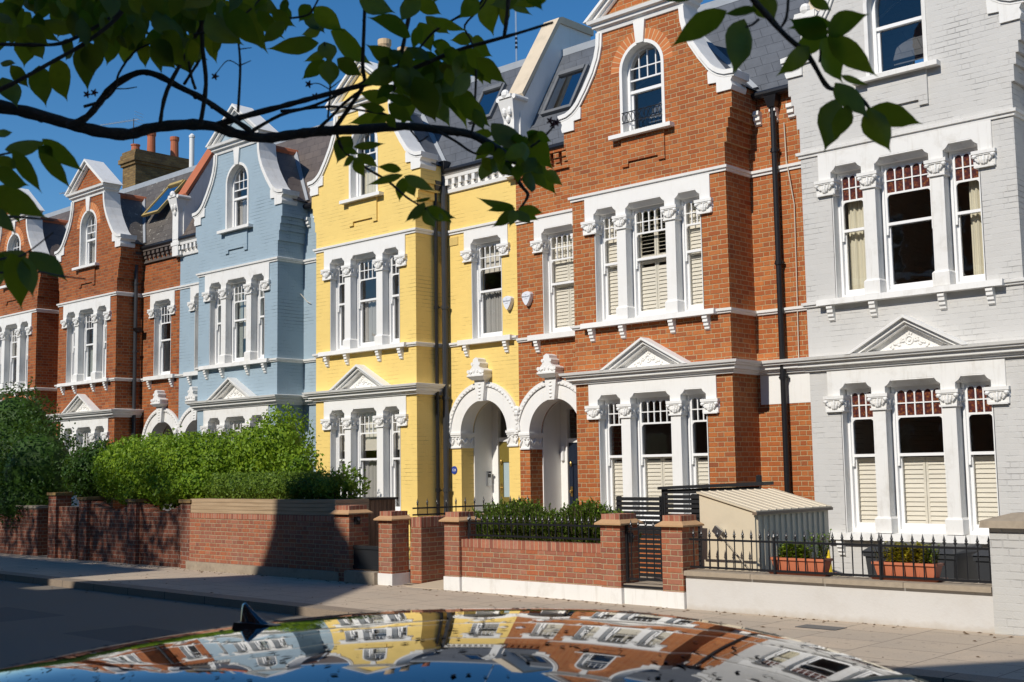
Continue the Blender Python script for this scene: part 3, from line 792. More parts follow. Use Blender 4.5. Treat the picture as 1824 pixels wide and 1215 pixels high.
        mb.build('impost', T, ao)
    pm = MB(); l, r = sorted((s * (ac - 0.60), s * (ac + 0.60)))
    yb_ = yr + 0.84
    pm.box(l - 0.05, l, yr + 0.332, yb_, zb, 3.2); pm.box(r, r + 0.05, yr + 0.332, yb_, zb, 3.2)
    pm.box(l, r, yr + 0.346, yb_, 2.95, 3.05)
    pm.plate([(l, 2.25), (l, 3.0), (r, 3.0), (r, 2.25)] + [(c + 0.598 * math.cos(R(t)), 2.30 + 0.598 * math.sin(R(t))) for t in range(0, 181, 12)], [], yr + 0.334, yr + 0.345)
    pm.box(l, r, yb_, yb_ + 0.06, 2.75, 3.0); pm.box(l, l + 0.14, yb_ - 0.02, yb_ + 0.06, zb, 2.75); pm.box(r - 0.14, r, yb_ - 0.02, yb_ + 0.06, zb, 2.75)
    pm.box(l + .14, r - .14, yb_ - 0.02, yb_ + 0.06, 2.14, 2.22); pm.box(l, r, yr, yb_, zb, 0.28)
    pm.box(l + 0.14, l + 0.175, yb_ - 0.04, yb_ + 0.06, zb, 2.75); pm.box(r - 0.175, r - 0.14, yb_ - 0.04, yb_ + 0.06, zb, 2.75)
    po = pm.build('porch', T, h)
    gm = MB(); gm.quad((l + .17, yb_ + 0.03, 2.22), (r - .17, yb_ + 0.03, 2.22), (r - .17, yb_ + 0.03, 2.75), (l + .17, yb_ + 0.03, 2.75)); gm.build('fanlight', M['glass'], po, fix=False)
    dm = MB(); dl, dr = l + 0.176, r - 0.176
    pans = [[(dl + .09 + k * (dr - dl - .05) / 2, z0), (dl + (dr - dl) / 2 - .05 + k * (dr - dl - .05) / 2 + .0, z0), (dl + (dr - dl) / 2 - .05 + k * (dr - dl - .05) / 2, z1), (dl + .09 + k * (dr - dl - .05) / 2, z1)] for k in (0, 1) for z0, z1 in ((0.45, 0.95), (1.08, 1.75))]
    dm.plate([(dl, 0.281), (dr, 0.281), (dr, 2.14), (dl, 2.14)], pans, yb_, yb_ + 0.045)
    do = dm.build('door', M[o['door']], h)
    dm = MB()
    for p_ in pans: dm.quad((p_[0][0], yb_ + .02, p_[0][1]), (p_[1][0], yb_ + .02, p_[1][1]), (p_[2][0], yb_ + .02, p_[2][1]), (p_[3][0], yb_ + .02, p_[3][1]))
    dm.build('door_panel', M['frosted'] if o['door'] == 'door_olive' else M[o['door']], do, fix=False)
    dm = MB(); dm.blob((dl + 0.06, yb_ - 0.03, 1.25), (0.03, 0.03, 0.03)); dm.blob((dl + 0.06, yb_ - 0.02, 1.75), (0.025, 0.02, 0.05)); dm.box(dl + 0.035, dl + 0.085, yb_ - 0.012, yb_, 1.16, 1.34)
    dm.build('handle', M['brass'], do)
    # ---------------- eaves
    em = MB(); kind = o['eaves']
    xe0, xe1 = sorted((s * (hw + .17), s * (e1 - 0.002)))
    if kind == 'dentil':
        em.sweep([(0, 6.97), (0.04, 6.98), (0.05, 7.05), (0.02, 7.06), (0.02, 7.22), (0.12, 7.24), (0.13, 7.30), (0.16, 7.33), (0, 7.36)], [(xe0, yr), (xe1, yr)])
        n = int((xe1 - xe0) / 0.17)
        for i in range(n):
            x = xe0 + (i + 0.5) * (xe1 - xe0) / n
            em.box(x - 0.04, x + 0.04, yr - 0.115, yr - 0.015, 7.12, 7.235); em.box(x - 0.03, x + 0.03, yr - 0.06, yr - 0.015, 7.07, 7.12)
        em.build('eaves_cornice', T, h)
    else:
        em.box(xe0, xe1, yr - 0.05, yr - .001, 7.0, 7.06)
        n = int((xe1 - xe0) / 0.19)
        for i in range(n):
            x = xe0 + (i + 0.5) * (xe1 - xe0) / n
            em.box(x - 0.06, x + 0.06, yr - 0.10, yr - .002, 7.20, 7.30); em.box(x - 0.055, x + 0.055, yr - 0.07, yr - .003, 7.12, 7.20); em.box(x - 0.05, x + 0.05, yr - 0.04, yr - .004, 7.06, 7.12)
        em.box(xe0, xe1, yr - 0.12, yr - .001, 7.30, 7.36)
        em.build('eaves_corbels', M['slate_brown'] if kind == 'tile' else W, h)
    if g:
        y_ = yr
        xs = sorted((-s * (hw + .05), -s * (hw + g - .05)))
        for i in range(4):
            x = xs[0] + (i + 0.5) * (xs[1] - xs[0]) / 4
            em = MB(); prism_x(em, [(y_, 7.16), (y_ - .11, 7.16), (y_ - .115, 7.10), (y_ - .08, 7.085), (y_ - .085, 7.02), (y_ - .05, 7.0), (y_ - .045, 6.96), (y_, 6.94)], x - 0.055, x + 0.055); em.build('bracket', T, h)
        if o.get('strip_panel'):
            em = MB(); em.box(*xs, yr - 0.006, yr, 2.59, 3.05); em.build('plaster_panel', T, h)
    for l_, r_ in ((s * (hw + .17), s * (e1 - .01)),) + (((-s * (hw + .17), -s * (hw + g)),) if g else ()):
        gm = MB(); gm.tube([(l_, yr - 0.10, 7.40), (r_, yr - 0.10, 7.40)], 0.062, 10); gm.build('gutter', M['black'], h)
    for (x, y, z0, z1, r_, mt) in o.get('pipes', ()):
        pm = MB(); x *= s
        pm.tube([(x, y, z0), (x, y, z1 - 0.25), (x, y, z1)], r_, 10)
        z = z0 + 0.9
        while z < z1 - .2:
            pm.tube([(x, y, z), (x, y, z + 0.07)], r_ + 0.012, 10); pm.box(x - r_ - .03, x + r_ + .03, y, y + .05, z + .02, z + .045); z += 1.75
        pm.hexa([(x - .06, y - .06, z1 - .18), (x + .06, y - .06, z1 - .18), (x + .06, y + .06, z1 - .18), (x - .06, y + .06, z1 - .18), (x - .11, y - .09, z1), (x + .11, y - .09, z1), (x + .11, y + .09, z1), (x - .11, y + .09, z1)])
        pm.build('drainpipe', M[mt], h)
    # ---------------- roof
    rm = MB(); sl = M[o['slate']]
    ye, ze, yt, zr = 0.60, 7.40, 1.95, 9.70
    x0, x1 = sorted((-s * (hw + g), s * e1))
    rm.add([(x0, ye, ze), (x1, ye, ze), (x1, yt, zr), (x0, yt, zr), (x0, 7.2, zr + .15), (x1, 7.2, zr + .15)], [(0, 1, 2, 3), (3, 2, 5, 4)])
    zrg = 9.10; yv = ye + (yt - ye) * (zrg - ze) / (zr - ze)
    for k in (-1, 1):
        rm.add([(0, 0.26, zrg), (0, yv, zrg), (k * 1.74, ye + .06, 7.50), (k * 1.74, 0.26, 7.50)], [(0, 1, 2, 3)])
    ro = rm.build('roof', sl, h, fix=False)
    fm = MB()
    nrm = Vector((0, -(zr - ze), yt - ye)).normalized()
    for k in (-1, 1):
        p, q = Vector((k * 1.70, ye + .06, 7.54)), Vector((0.02 * k, yv, zrg + .02))
        d = Vector((0.075, 0, 0))
        off = nrm * 0.03
        fm.hexa([p - d, p + d, p + d + off, p - d + off, q - d, q + d, q + d + off, q - d + off])
    fm.box(x0, x1, yt - 0.05, yt + 0.12, zr - 0.10, zr + 0.05)
    fm.build('lead_flashing', M['lead'] , ro)
    fm = MB()
    if o.get('ridge') == 'terracotta':
        for i in range(4):
            fm.tube([(0, 0.36 + i * 0.33, zrg + 0.0), (0, 0.36 + i * .33 + 0.32, zrg + 0.0)], 0.10, 8)
        fm.build('ridge_tile', M['terracotta'], ro)
    else:
        fm.tube([(0, 0.3, zrg), (0, yv, zrg)], 0.05, 8); fm.build('ridge_roll', M['lead'], ro)
    for (cx, z0, z1, wd, fmat) in o.get('skylights', ()):
        def sp(x, z, off): 
            y = ye + (yt - ye) * (z - ze) / (zr - ze); return Vector((x, y, z)) + nrm * off
        km = MB(); gl = MB()
        a_, b_ = s * cx - wd / 2, s * cx + wd / 2
        lift = o.get('lift', 0.0)
        P = lambda x, z, off: sp(x, z, off + lift * (z1 - z) / (z1 - z0))
        def bar(xa, xb, za, zb_, t=0.07):
            km.hexa([P(xa, za, 0), P(xb, za, 0), P(xb, za, t), P(xa, za, t), P(xa, zb_, 0), P(xb, zb_, 0), P(xb, zb_, t), P(xa, zb_, t)])
        bar(a_, a_ + .06, z0, z1); bar(b_ - .06, b_, z0, z1); bar(a_ + .06, b_ - .06, z0, z0 + .06); bar(a_ + .06, b_ - .06, z1 - .09, z1, .1)
        ko = km.build('skylight', M[fmat], ro)
        gl.quad(P(a_ + .05, z0 + .05, .05), P(b_ - .05, z0 + .05, .05), P(b_ - .05, z1 - .05, .05), P(a_ + .05, z1 - .05, .05))
        gl.quad(P(a_ + .05, z0 + .05, .01), P(b_ - .05, z0 + .05, .01), P(b_ - .05, z1 - .05, .01), P(a_ + .05, z1 - .05, .01))  # black sheet under the pane, a painted stand-in for the unlit room
        gl.m = [0, 1]
        g_ = gl.build('skylight_glass', [M['glass_sky'], M['black_matt']], ro, fix=False)
    # ---------------- party wall parapet at the shared line
    if o.get('parapet'):
        pm = MB(); xa, xb = s * e1 - 0.16, s * e1 + 0.16
        prism_x(pm, [(yr - .02, 7.37), (yr - .02, 8.50), (0.80, 8.50), (1.84, 10.20), (2.8, 10.2), (2.8, 9.0)], xa, xb)
        po = pm.build('party_wall', T, h)
        pm = MB()
        prism_x(pm, [(0.74, 8.50), (0.70, 8.56), (1.80, 10.30), (1.9, 10.34), (2.85, 10.34), (2.85, 10.2), (1.84, 10.2)], xa - .04, xb + .04)
        pm.build('coping', M[o['parapet']], po)
        pm = MB(); pm.box(xa + .03, xb - .03, yr - .16, yr - .021, 6.98, 8.35)
        pm.hexa([(xa + .03, yr - .16, 8.05), (xb - .03, yr - .16, 8.05), (xb - .03, yr, 8.05), (xa + .03, yr, 8.05), (xa - .03, yr - .26, 8.42), (xb + .03, yr - .26, 8.42), (xb + .03, yr + .1, 8.42), (xa - .03, yr + .1, 8.42)])
        pm.tube([(xa - .04, yr - .24, 8.45), (xa - .04, yr + .12, 8.45)], .05, 8); pm.tube([(xb + .04, yr - .24, 8.45), (xb + .04, yr + .12, 8.45)], .05, 8)
        pm.box(xa, xb, yr - .28, yr + .14, 8.44, 8.50); pm.blob(((xa + xb) / 2, yr - .25, 8.52), (.09, .06, .09))
        for k in (-1, 1): pm.blob(((xa + xb) / 2 + k * .07, yr - .2, 8.2), (.05, .05, .09))
        pm.blob(((xa + xb) / 2, yr - .18, 8.06), (.05, .04, .07))
        for z_ in (7.0, 7.12, 7.24): pm.box(xa - .02, xb + .02, yr - .10 - (z_ - 7) * .3, yr - .021, z_, z_ + .09)
        pm.build('console', T, po)
    return h, ro
# ------------------------------------------------------------------ the terrace
def hh(*a): return house(*a)
SH, SO = 'shutter', 'shutter_open'
hh('terraced_house', 'weathered red brick house at the far left, its gable half behind leaves', Xc_A := -34.21, 0.09, -1, 3.47, 'brick_old', 'white_old',
   dict(strip=1.292, arch=2.61, win=2.46, d0=[[]] * 3, d1=[[('blind', .5, 1)]] * 3, de=[], door='door_navy', eaves='corbel', slate='slate_brown', ridge='terracotta', voussoir=True, coping='white_old', pipes=[(-1.95, .6, .3, 7.3, .045, 'pipe_grey')]))
hO, roofO = hh('terraced_house', 'dark weathered red brick house between the blue house and the far-left gable', -29.848, 0.087, 1, 3.358, 'brick_old', 'white_old',
   dict(arch=2.657, win=2.563, d0=[[('blind', .4, 1)]] * 3, d1=[[], [('blind_green', 0, .5)], [('blind', .55, 1)]], de=[], door='door_navy', eaves='tile', slate='slate_old', ridge='terracotta', voussoir=True, coping='white_old',
        parapet='terracotta', skylights=[(1.60, 8.22, 9.30, 0.80, 'gold_frame')], lift=0.22, pipes=[(1.60, .50, .3, 7.3, .05, 'pipe_grey')], dtop=[('curtain_grey', 7.2, 8.3)]))
hh('terraced_house', 'pale blue painted house with white trim and a shaped gable', -23.019, 0.083, -1, 3.471, 'blue', 'white_old',
   dict(strip=1.344, arch=2.60, win=2.40, d0=[[('blind', .3, 1)]] * 3, d1=[[('blind_green', 0, 1, .0, .35)], [('blind_green', 0, 1, 0, .25), ('blind', .30, 1, .3, 1)], [('blind_green', 0, 1, 0, .6)]], de=[('blind', .3, 1)], door='door_navy', eaves='dentil',
        slate='slate_brown', ridge='terracotta', coping='white_old', pipes=[(-2.72, .62, .3, 6.6, .045, 'black'), (-2.2, .6, 6.7, 7.3, .05, 'black')], dtop=[('curtain_grey', 7.2, 7.8)]))
hY, roofY = hh('terraced_house', 'bright yellow painted house with white trim beside the red brick one', -18.607, 0.063, 1, 3.522, 'yellow', 'white',
   dict(arch=2.627, win=2.735, d0=[[('curtain_grey', 0, .52), ('blind', .62, 1)]] * 3, d1=[[('curtain_grey', 0, .52)]] * 3, de=[('curtain_grey', 0, .5), ('blind', .70, 1)], door='door_olive', eaves='dentil',
        slate='slate', parapet='stone', skylights=[(1.83 + .3, 8.45, 9.22, 0.62, 'lead_dark')], pipes=[(1.60, .47, .3, 7.2, .036, 'black'), (1.70, .60, .3, 7.6, .06, 'pipe_grey')], dtop=[('curtain_cream', 7.2, 7.8)]))
hR, roofR = hh('terraced_house', 'clean orange red brick house with white trim between the yellow and the grey house', -11.6055, 0.0, -1, 3.4795, 'brick_red', 'white',
   dict(strip=1.288, arch=2.6145, win=2.455, d0=[[(SH, 0, .52)]] * 3, d1=[[(SH, 0, 1)], [(SH, 0, .51), (SO, .53, 1)], [(SH, 0, 1)]], de=[(SH, 0, 1)], door='door_navy', eaves='corbel',
        slate='slate', voussoir=True, guard=True, strip_panel=True, skylights=[(2.75, 8.20, 9.12, 0.74, 'lead_dark')], pipes=[(-2.03, .62, .3, 7.34, .048, 'black')]))
hG, roofG = hh('terraced_house', 'light grey painted house with stained glass top lights at the right', -7.249, -0.0686, 1, 3.5, 'grey', 'white_old',
   dict(arch=2.62, win=2.6, d0=[[(SH, 0, .50)]] * 3, d1=[[('curtain_cream', 0, .98, .08, 1)], [], [('curtain_cream', 0, .98, .38, 1)]], de=[('curtain_cream', 0, 1)], door='door_navy', eaves='dentil', slate='slate',
        stained=True, plain_top=True, parapet='stone', pipes=[(1.75, .58, .3, 7.2, .05, 'black')]))
# party wall between red and grey stands over the strip roof
pm = MB(); prism_x(pm, [(0.62, 7.40), (0.62, 8.55), (0.80, 8.55), (1.84, 10.2), (2.8, 10.2), (2.8, 9)], -8.98 + 7.249, -8.72 + 7.249)
po = pm.build('party_wall', M['white_old'], hG)
pm = MB(); prism_x(pm, [(0.74, 8.50), (0.70, 8.56), (1.80, 10.30), (1.9, 10.34), (2.85, 10.34), (2.85, 10.2), (1.84, 10.2)], -9.02 + 7.249, -8.68 + 7.249)
pm.build('coping', M['stone'], po)
pm = MB(); x_ = -8.85 + 7.249
pm.box(x_ - .12, x_ + .12, .48, .62, 7.6, 8.35); pm.box(x_ - .17, x_ + .17, .40, .7, 8.36, 8.5)
for k in (-1, 1):
    pm.tube([(x_ + k * .15, .42, 8.44), (x_ + k * .15, .7, 8.44)], .05, 8); pm.blob((x_ + k * .06, .46, 8.2), (.05, .04, .1)); pm.blob((x_ + k * .13, .42, 8.3), (.05, .06, .06))
pm.blob((x_, .43, 8.55), (.09, .06, .09)); pm.blob((x_, .45, 8.0), (.05, .04, .08))
pm.build('console', M['white_old'], po)
# loose cable down the strip
cm = MB(); cm.tube([(-9.42, 16.27, 6.9), (-9.40, 16.26, 6.3), (-9.35, 16.25, 6.0), (-9.30, 16.27, 5.6), (-9.31, 16.27, 4.6), (-9.33, 16.27, 3.2)], 0.008, 5)
cm.v = [(x + 11.6055, y - 15.6, z) for x, y, z in cm.v]; cm.build('cable', M['cable'], hR)
cm = MB(); cm.tube([(-21.6, 16.27, 7.2), (-21.62, 16.2, 6.2), (-21.60, 16.2, 5.6), (-21.3, 16.25, 5.3), (-21.2, 16.27, 5.25)], 0.008, 5)
cm.v = [(x + 23.019, y - 15.6, z) for x, y, z in cm.v]; cm.build('cable', M['cable'], hY.children[0].parent if False else bpy.data.objects['terraced_house.002'])

# chimneys
def chimney(roof, hx, hy, hz, X, Y, z0, z1, wx, wy, pots, mat):
    c = MB(); x, y = X - hx, Y - hy
    c.box(x - wx / 2, x + wx / 2, y - wy / 2, y + wy / 2, z0, z1 - .45)
    for k, (d, a, b) in enumerate(((.05, -.45, -.36), (.10, -.36, -.22), (.06, -.22, -.1), (.02, -.1, 0))): c.box(x - wx / 2 - d, x + wx / 2 + d, y - wy / 2 - d, y + wy / 2 + d, z1 + a, z1 + b)
    o_ = c.build('chimney', M[mat], roof)
    for dx, dy, h_, r_, m_ in pots:
        p_ = MB(); p_.lathe((x + dx, y + dy, z1 - .02), [(r_ * 1.05, 0), (r_, .06), (r_ * .92, h_ * .8), (r_ * 1.08, h_ * .86), (r_ * 1.1, h_), (r_ * .8, h_ + .0)], 14)
        p_.build('chimney_pot', M[m_], o_)
chimney(roofO, -29.848, 15.6, 0, -32.9, 19.4, 8.8, 11.3, 0.75, 1.9, [(0.0, -.75, .25, .13, 'terracotta'), (.05, -.25, .72, .13, 'terracotta'), (.05, .55, .72, .13, 'terracotta')], 'brick_stock')
p_ = MB(); p_.lathe((-31.15 + 29.848, 3.9, 10.0), [(.09, 0), (.10, .25), (.075, .3), (.075, 1.55), (.09, 1.56), (.09, 1.62), (.03, 1.68)], 12); p_.build('flue_pipe', M['white_old'], roofO)
chimney(roofY, -18.607, 15.6, 0, -21.4, 19.2, 8.8, 11.0, 0.8, 2.0, [(0, -.6, .85, .15, 'buff_pot'), (0, 0, .8, .14, 'buff_pot'), (.1, .75, .6, .12, 'terracotta')], 'brick_stock')

# aerials
t = thing('tv_aerial', 'thin white mast aerial standing behind the yellow house roof', 'aerial', (-17.5, 19.0, 9.6))
mb = MB(); mb.tube([(0, 0, 0), (0, 0, 4.2)], .022, 6); mb.build('mast', M['aluminium'], t)
mb = MB()
for z in (1.2, 1.3, 1.4, 2.5, 2.6): mb.tube([(0, 0, z), (0, 0, z + .05)], .03, 6)
mb.build('clamp', M['black'], t)
def yagi(name, label, loc, L, yaw, mast, n):
    t = thing(name, label, 'aerial', loc, 'rooftop television aerials')
    mb = MB(); mb.tube([(0, 0, -mast), (0, 0, 0.05)], .016, 5); mb.build('mast', M['pipe_grey'], t)
    mb = MB(); d = Vector((math.cos(yaw), math.sin(yaw), 0)); e = Vector((-d.y, d.x, 0))
    mb.tube([-d * .2, d * L], .012, 5)
    for i in range(n):
        p = d * (L * i / n); a = .14 * (1 - i / n * .3)
        mb.tube([p - e * a, p + e * a], .006, 4)
    for i in range(5): mb.tube([-d * .2 - e * .2 + Vector((0, 0, -.2 + i * .1)), -d * .2 + e * .2 + Vector((0, 0, -.2 + i * .1))], .007, 4)
    mb.build('boom', M['aluminium'], t)
yagi('tv_aerial', 'comb shaped aerial on a thin dark mast beside the stock brick chimney', (-33.3, 18.8, 12.5), 1.3, R(200), 1.4, 12)
yagi('tv_aerial', 'long comb aerial low over the far-left brown roof', (-32.2, 17.0, 9.95), 1.6, R(190), .7, 14)

# ------------------------------------------------------------------ ground
def sheet(name, pts, z, mat, kind='structure'):
    mb = MB(); mb.add([(x, y, z) for x, y in pts], [tuple(range(len(pts)))])
    return mb.build(name, mat, kind=kind, fix=False)
def mk_paving():
    t = NT('concrete_flagstones'); o = t.obj(); X, Y, Z = t.sep(o)
    br = t.n('ShaderNodeTexBrick'); br.offset = 0.5
    t.l(t.comb(Y, X), br.inputs['Vector'])
    br.inputs['Scale'].default_value = 1.0; br.inputs['Brick Width'].default_value = 0.62; br.inputs['Row Height'].default_value = 0.78
    br.inputs['Mortar Size'].default_value = 0.006; br.inputs['Mortar Smooth'].default_value = 0.3
    br.inputs['Color1'].default_value = (0.46, 0.375, 0.28, 1); br.inputs['Color2'].default_value = (0.53, 0.42, 0.305, 1); br.inputs['Mortar'].default_value = (0.12, 0.10, 0.075, 1)
    c = t.mix(t.ramp(t.noise(o, 1.6, 6, 0.7), [(0.35, 0.0), (0.75, 0.55)]), br.outputs[0], (0.36, 0.31, 0.25))
    c = t.mix(t.ramp(t.noise(o, 45.0, 4, 0.7), [(0.4, 0.0), (0.9, 0.5)]), c, (0.24, 0.20, 0.16))
    # grime lying along the foot of the walls and a few dark spots
    g = t.ramp(t.math('ADD', Y, t.math('MULTIPLY', t.noise(o, 5.0, 5), 0.5)), [(0.0, 0.0), (1.0, 1.0)])
    spots = t.ramp(t.noise(o, 11.0, 2), [(0.66, 0.0), (0.69, 0.45)])
    c = t.mix(spots, c, (0.13, 0.11, 0.09))
    t.col(c); t.set(Roughness=0.9); t.b.inputs['Specular IOR Level'].default_value = 0.2
    t.bump(t.math('ADD', t.math('MULTIPLY', br.outputs[1], -1.5), t.math('MULTIPLY', t.noise(o, 90, 4), 0.5)), 0.5, 0.006)
    return t.mat
M['paving'] = mk_paving()
def mk_asphalt():
    t = NT('worn_asphalt'); o = t.obj()
    c = t.ramp(t.noise(o, 140.0, 4, 0.8), [(0.3, (0.10, 0.082, 0.06)), (0.7, (0.25, 0.205, 0.148))])
    c = t.mix(t.ramp(t.noise(o, 0.7, 5, 0.65), [(0.35, 0.0), (0.75, 0.6)]), c, (0.17, 0.15, 0.125))
    X, Y, Z = t.sep(o); pt = t.math('MULTIPLY', t.math('LESS_THAN', t.math('ABSOLUTE', t.math('SUBTRACT', Y, 7.2)), .45), t.math('GREATER_THAN', t.noise(t.comb(t.math('MULTIPLY', X, .3), 0.0), 1.0, 1), .5))
    c = t.mix(t.math('MULTIPLY', pt, .5), c, (0.07, 0.062, 0.055))
    t.col(c); t.set(Roughness=0.85); t.bump(t.noise(o, 200, 3), 0.6, 0.006)
    return t.mat
M['asphalt'] = mk_asphalt()
def mk_granite():
    t = NT('granite_kerb'); o = t.obj(); X, Y, Z = t.sep(o)
    c = t.ramp(t.noise(o, 110.0, 4, 0.8), [(0.3, (0.13, 0.10, 0.075)), (0.7, (0.36, 0.28, 0.20))])
    f = t.math('FRACT', t.math('DIVIDE', X, 1.05)); j = t.math('LESS_THAN', f, 0.012)
    t.col(t.mix(j, c, (0.04, 0.035, 0.03))); t.set(Roughness=0.85); t.bump(t.noise(o, 120, 4), 0.7, 0.006)
    return t.mat
M['granite'] = mk_granite()
M['slab_old'] = plain('worn_grey_paving', (0.33, 0.27, 0.20), 0.9, 0.15, 4.0, bump=0.3, dirt=0.3)

def yk(x): return 9.57 + (x + 3.7) * (9.89 - 9.57) / (-21.9 + 3.7)   # back edge of the far kerb
sheet('ground', [(-400, -400), (300, -400), (300, 400), (-400, 400)], -0.55, M['asphalt'])
sheet('road', [(-120, 0.45), (60, 0.45), (60, yk(60) - .29), (-120, yk(-120) - .29)], -0.10, M['asphalt'])
mb = MB(); mb.hexa([(-120, yk(-120), -.5), (60, yk(60), -.5), (60, 12.4, -.5), (-120, 12.4, -.5), (-120, yk(-120), 0), (60, yk(60), 0), (60, 12.4, 0), (-120, 12.4, 0)])
mb.build('pavement', M['paving'], kind='structure')
mb = MB(); mb.hexa([(-120, yk(-120) - .30, -.5), (60, yk(60) - .30, -.5), (60, yk(60) - .002, -.5), (-120, yk(-120) - .002, -.5), (-120, yk(-120) - .28, .004), (60, yk(60) - .28, .004), (60, yk(60) - .002, .006), (-120, yk(-120) - .002, .006)])
mb.build('kerb', M['granite'], kind='structure')
mb = MB(); mb.box(-120, 60, -3.2, .30, -.5, 0.0); mb.build('pavement', M['paving'], kind='structure')
mb = MB(); mb.box(-120, 60, .302, .46, -.5, 0.004); mb.build('kerb', M['granite'], kind='structure')
sheet('garden_paving', [(-60, 12.2), (-8.53, 12.2), (-8.53, 17.2), (-60, 17.2)], 0.012, M['slab_old'])
sheet('garden_paving', [(-8.53, 12.2), (30, 12.2), (30, 17.2), (-8.53, 17.2)], -0.33, M['slab_old'])
mb = MB(); mb.hexa([(-13.4, 12.0, -.02), (-12.3, 12.0, -.02), (-12.3, 15.9, -.02), (-13.4, 15.9, -.02), (-13.4, 12.0, .008), (-12.3, 12.0, .008), (-12.3, 15.9, .22), (-13.4, 15.9, .22)])
mb.build('path', M['path'], kind='structure')
t = tag(MB().box(-6.66, -6.20, 11.32, 11.56, -.01, .006).build('drain_cover', M['pipe_grey']), 'small dark iron cover set in the pavement by the white wall', 'drain cover')
# road marking scraps far left
sheet('road_marking', [(-23.5, 7.6), (-21.3, 7.7), (-21.3, 7.78), (-23.5, 7.68)], -0.095, plain('worn_road_paint', (0.5, 0.48, 0.45), 0.8, .2, 20))

# ------------------------------------------------------------------ garden walls, piers, railings
def pier(par, x0, x1, y0, y1, zt, brick_, plinth, zp=0.19, cap=True):
    mb = MB(); mb.box(x0, x1, y0, y1, zp - .01, zt - .13); o_ = mb.build('pier', M[brick_], par)
    if plinth:
        mb = MB(); mb.box(x0 - .012, x1 + .012, y0 - .012, y1 + .012, -.05, zp); mb.build('plinth', M[plinth], o_)
    if cap:
        mb = MB(); e = .055
        mb.box(x0 - e, x1 + e, y0 - e, y1 + e, zt - .131, zt - .112)
        mb.hexa([(x0 - e, y0 - e, zt - .112), (x1 + e, y0 - e, zt - .112), (x1 + e, y1 + e, zt - .112), (x0 - e, y1 + e, zt - .112), (x0 + .01, y0 + .01, zt - .066), (x1 - .01, y0 + .01, zt - .066), (x1 - .01, y1 - .01, zt - .066), (x0 + .01, y1 - .01, zt - .066)])
        mb.build('pier_cap', M['tilecap'], o_)
        mb = MB(); mb.box(x0 + .012, x1 - .012, y0 + .012, y1 - .012, zt - .067, zt); mb.build('pier_top', M['soldier'], o_)
    return o_
M['tilecap'] = plain('buff_tile_creasing', (0.45, 0.27, 0.135), 0.85, 0.15, 20.0, bump=0.4)

def bar_mesh(z0, z1):
    mb = MB(); mb.tube([(0, 0, z0), (0, 0, z1 - .085)], .0075, 6)
    mb.lathe((0, 0, z1 - .10), [(.004, 0), (.013, .006), (.013, .014), (.006, .02), (.009, .03), (.017, .045), (.011, .062), (.004, .09), (.0015, .105)], 8)
    mb.blob((0, 0, z1 - .078), (.024, .008, .009), 6, 4)
    return mb
def railing(name, label, p0, p1, zb, zt, ztip, n, posts=()):
    p0, p1 = Vector(p0), Vector(p1); d = p1 - p0
    t = thing(name, label, 'railing', (p0.x, p0.y, 0), 'spear topped black railings')
    for z in (zb, zt):
        mb = MB(); e = d.normalized(); q = Vector((-e.y, e.x)) * .006
        a, b = Vector((0, 0)), d
        mb.hexa([(a.x - q.x, a.y - q.y, z - .012), (b.x - q.x, b.y - q.y, z - .012), (b.x + q.x, b.y + q.y, z - .012), (a.x + q.x, a.y + q.y, z - .012), (a.x - q.x, a.y - q.y, z + .012), (b.x - q.x, b.y - q.y, z + .012), (b.x + q.x, b.y + q.y, z + .012), (a.x + q.x, a.y + q.y, z + .012)])
        mb.build('rail', M['black'], t)
    first = bar_mesh(zb - .015, ztip).build('bar', M['black'], t)
    for i in range(n):
        o_ = first if i == 0 else first.copy()
        if i: COL.objects.link(o_)
        o_.parent = t; q = d * ((i + .5) / n); o_.location = (q.x, q.y, 0)
    for f in posts:
        mb = MB(); q = d * f; mb.tube([(q.x, q.y, zb - .06), (q.x, q.y, ztip - .09)], .016, 8); mb.lathe((q.x, q.y, ztip - .1), [(.016, 0), (.024, .03), (.012, .06), (.003, .11)], 8); mb.build('post', M['black'], t)
    return t

# red garden wall with two piers
t = thing('garden_wall', 'red brick garden wall with white plinth under the box hedge', 'garden wall', (-11, 12.0, 0), 'brick front garden walls')
def at(par):  # parts are written in world coordinates; shift them under their thing
    for c in par.children:
        if c.get('_done'): continue
        c.location = (c.location.x - par.location.x, c.location.y - par.location.y, c.location.z - par.location.z); c['_done'] = 1
pier(t, -12.58, -12.285, 12.0, 12.33, 1.08, 'brick_deep', 'white_old'); pier(t, -9.76, -9.45, 12.0, 12.36, 1.09, 'brick_deep', 'white_old')
mb = MB(); mb.box(-12.283, -9.762, 12.05, 12.25, .19, .602); mb.build('wall', M['brick_deep'], t)
mb = MB(); mb.box(-12.283, -9.762, 12.045, 12.25, .602, .71); mb.build('coping', M['soldier'], t)
mb = MB(); mb.box(-12.272, -9.774, 12.035, 12.26, -.05, .192); mb.build('plinth', M['white_old'], t)
at(t)
railing('railing', 'black spear railing in front of the box hedge on the red wall', (-12.26, 12.14), (-9.78, 12.14), .765, .93, 1.05, 22, (.01,))
t = thing('gate_pillar', 'brick gate pillar between the barred gate and the white rendered wall', 'gate pillar', (-8.67, 12.0, 0))
pier(t, -8.82, -8.52, 12.0, 12.33, 1.085, 'brick_deep', 'white_old'); at(t)
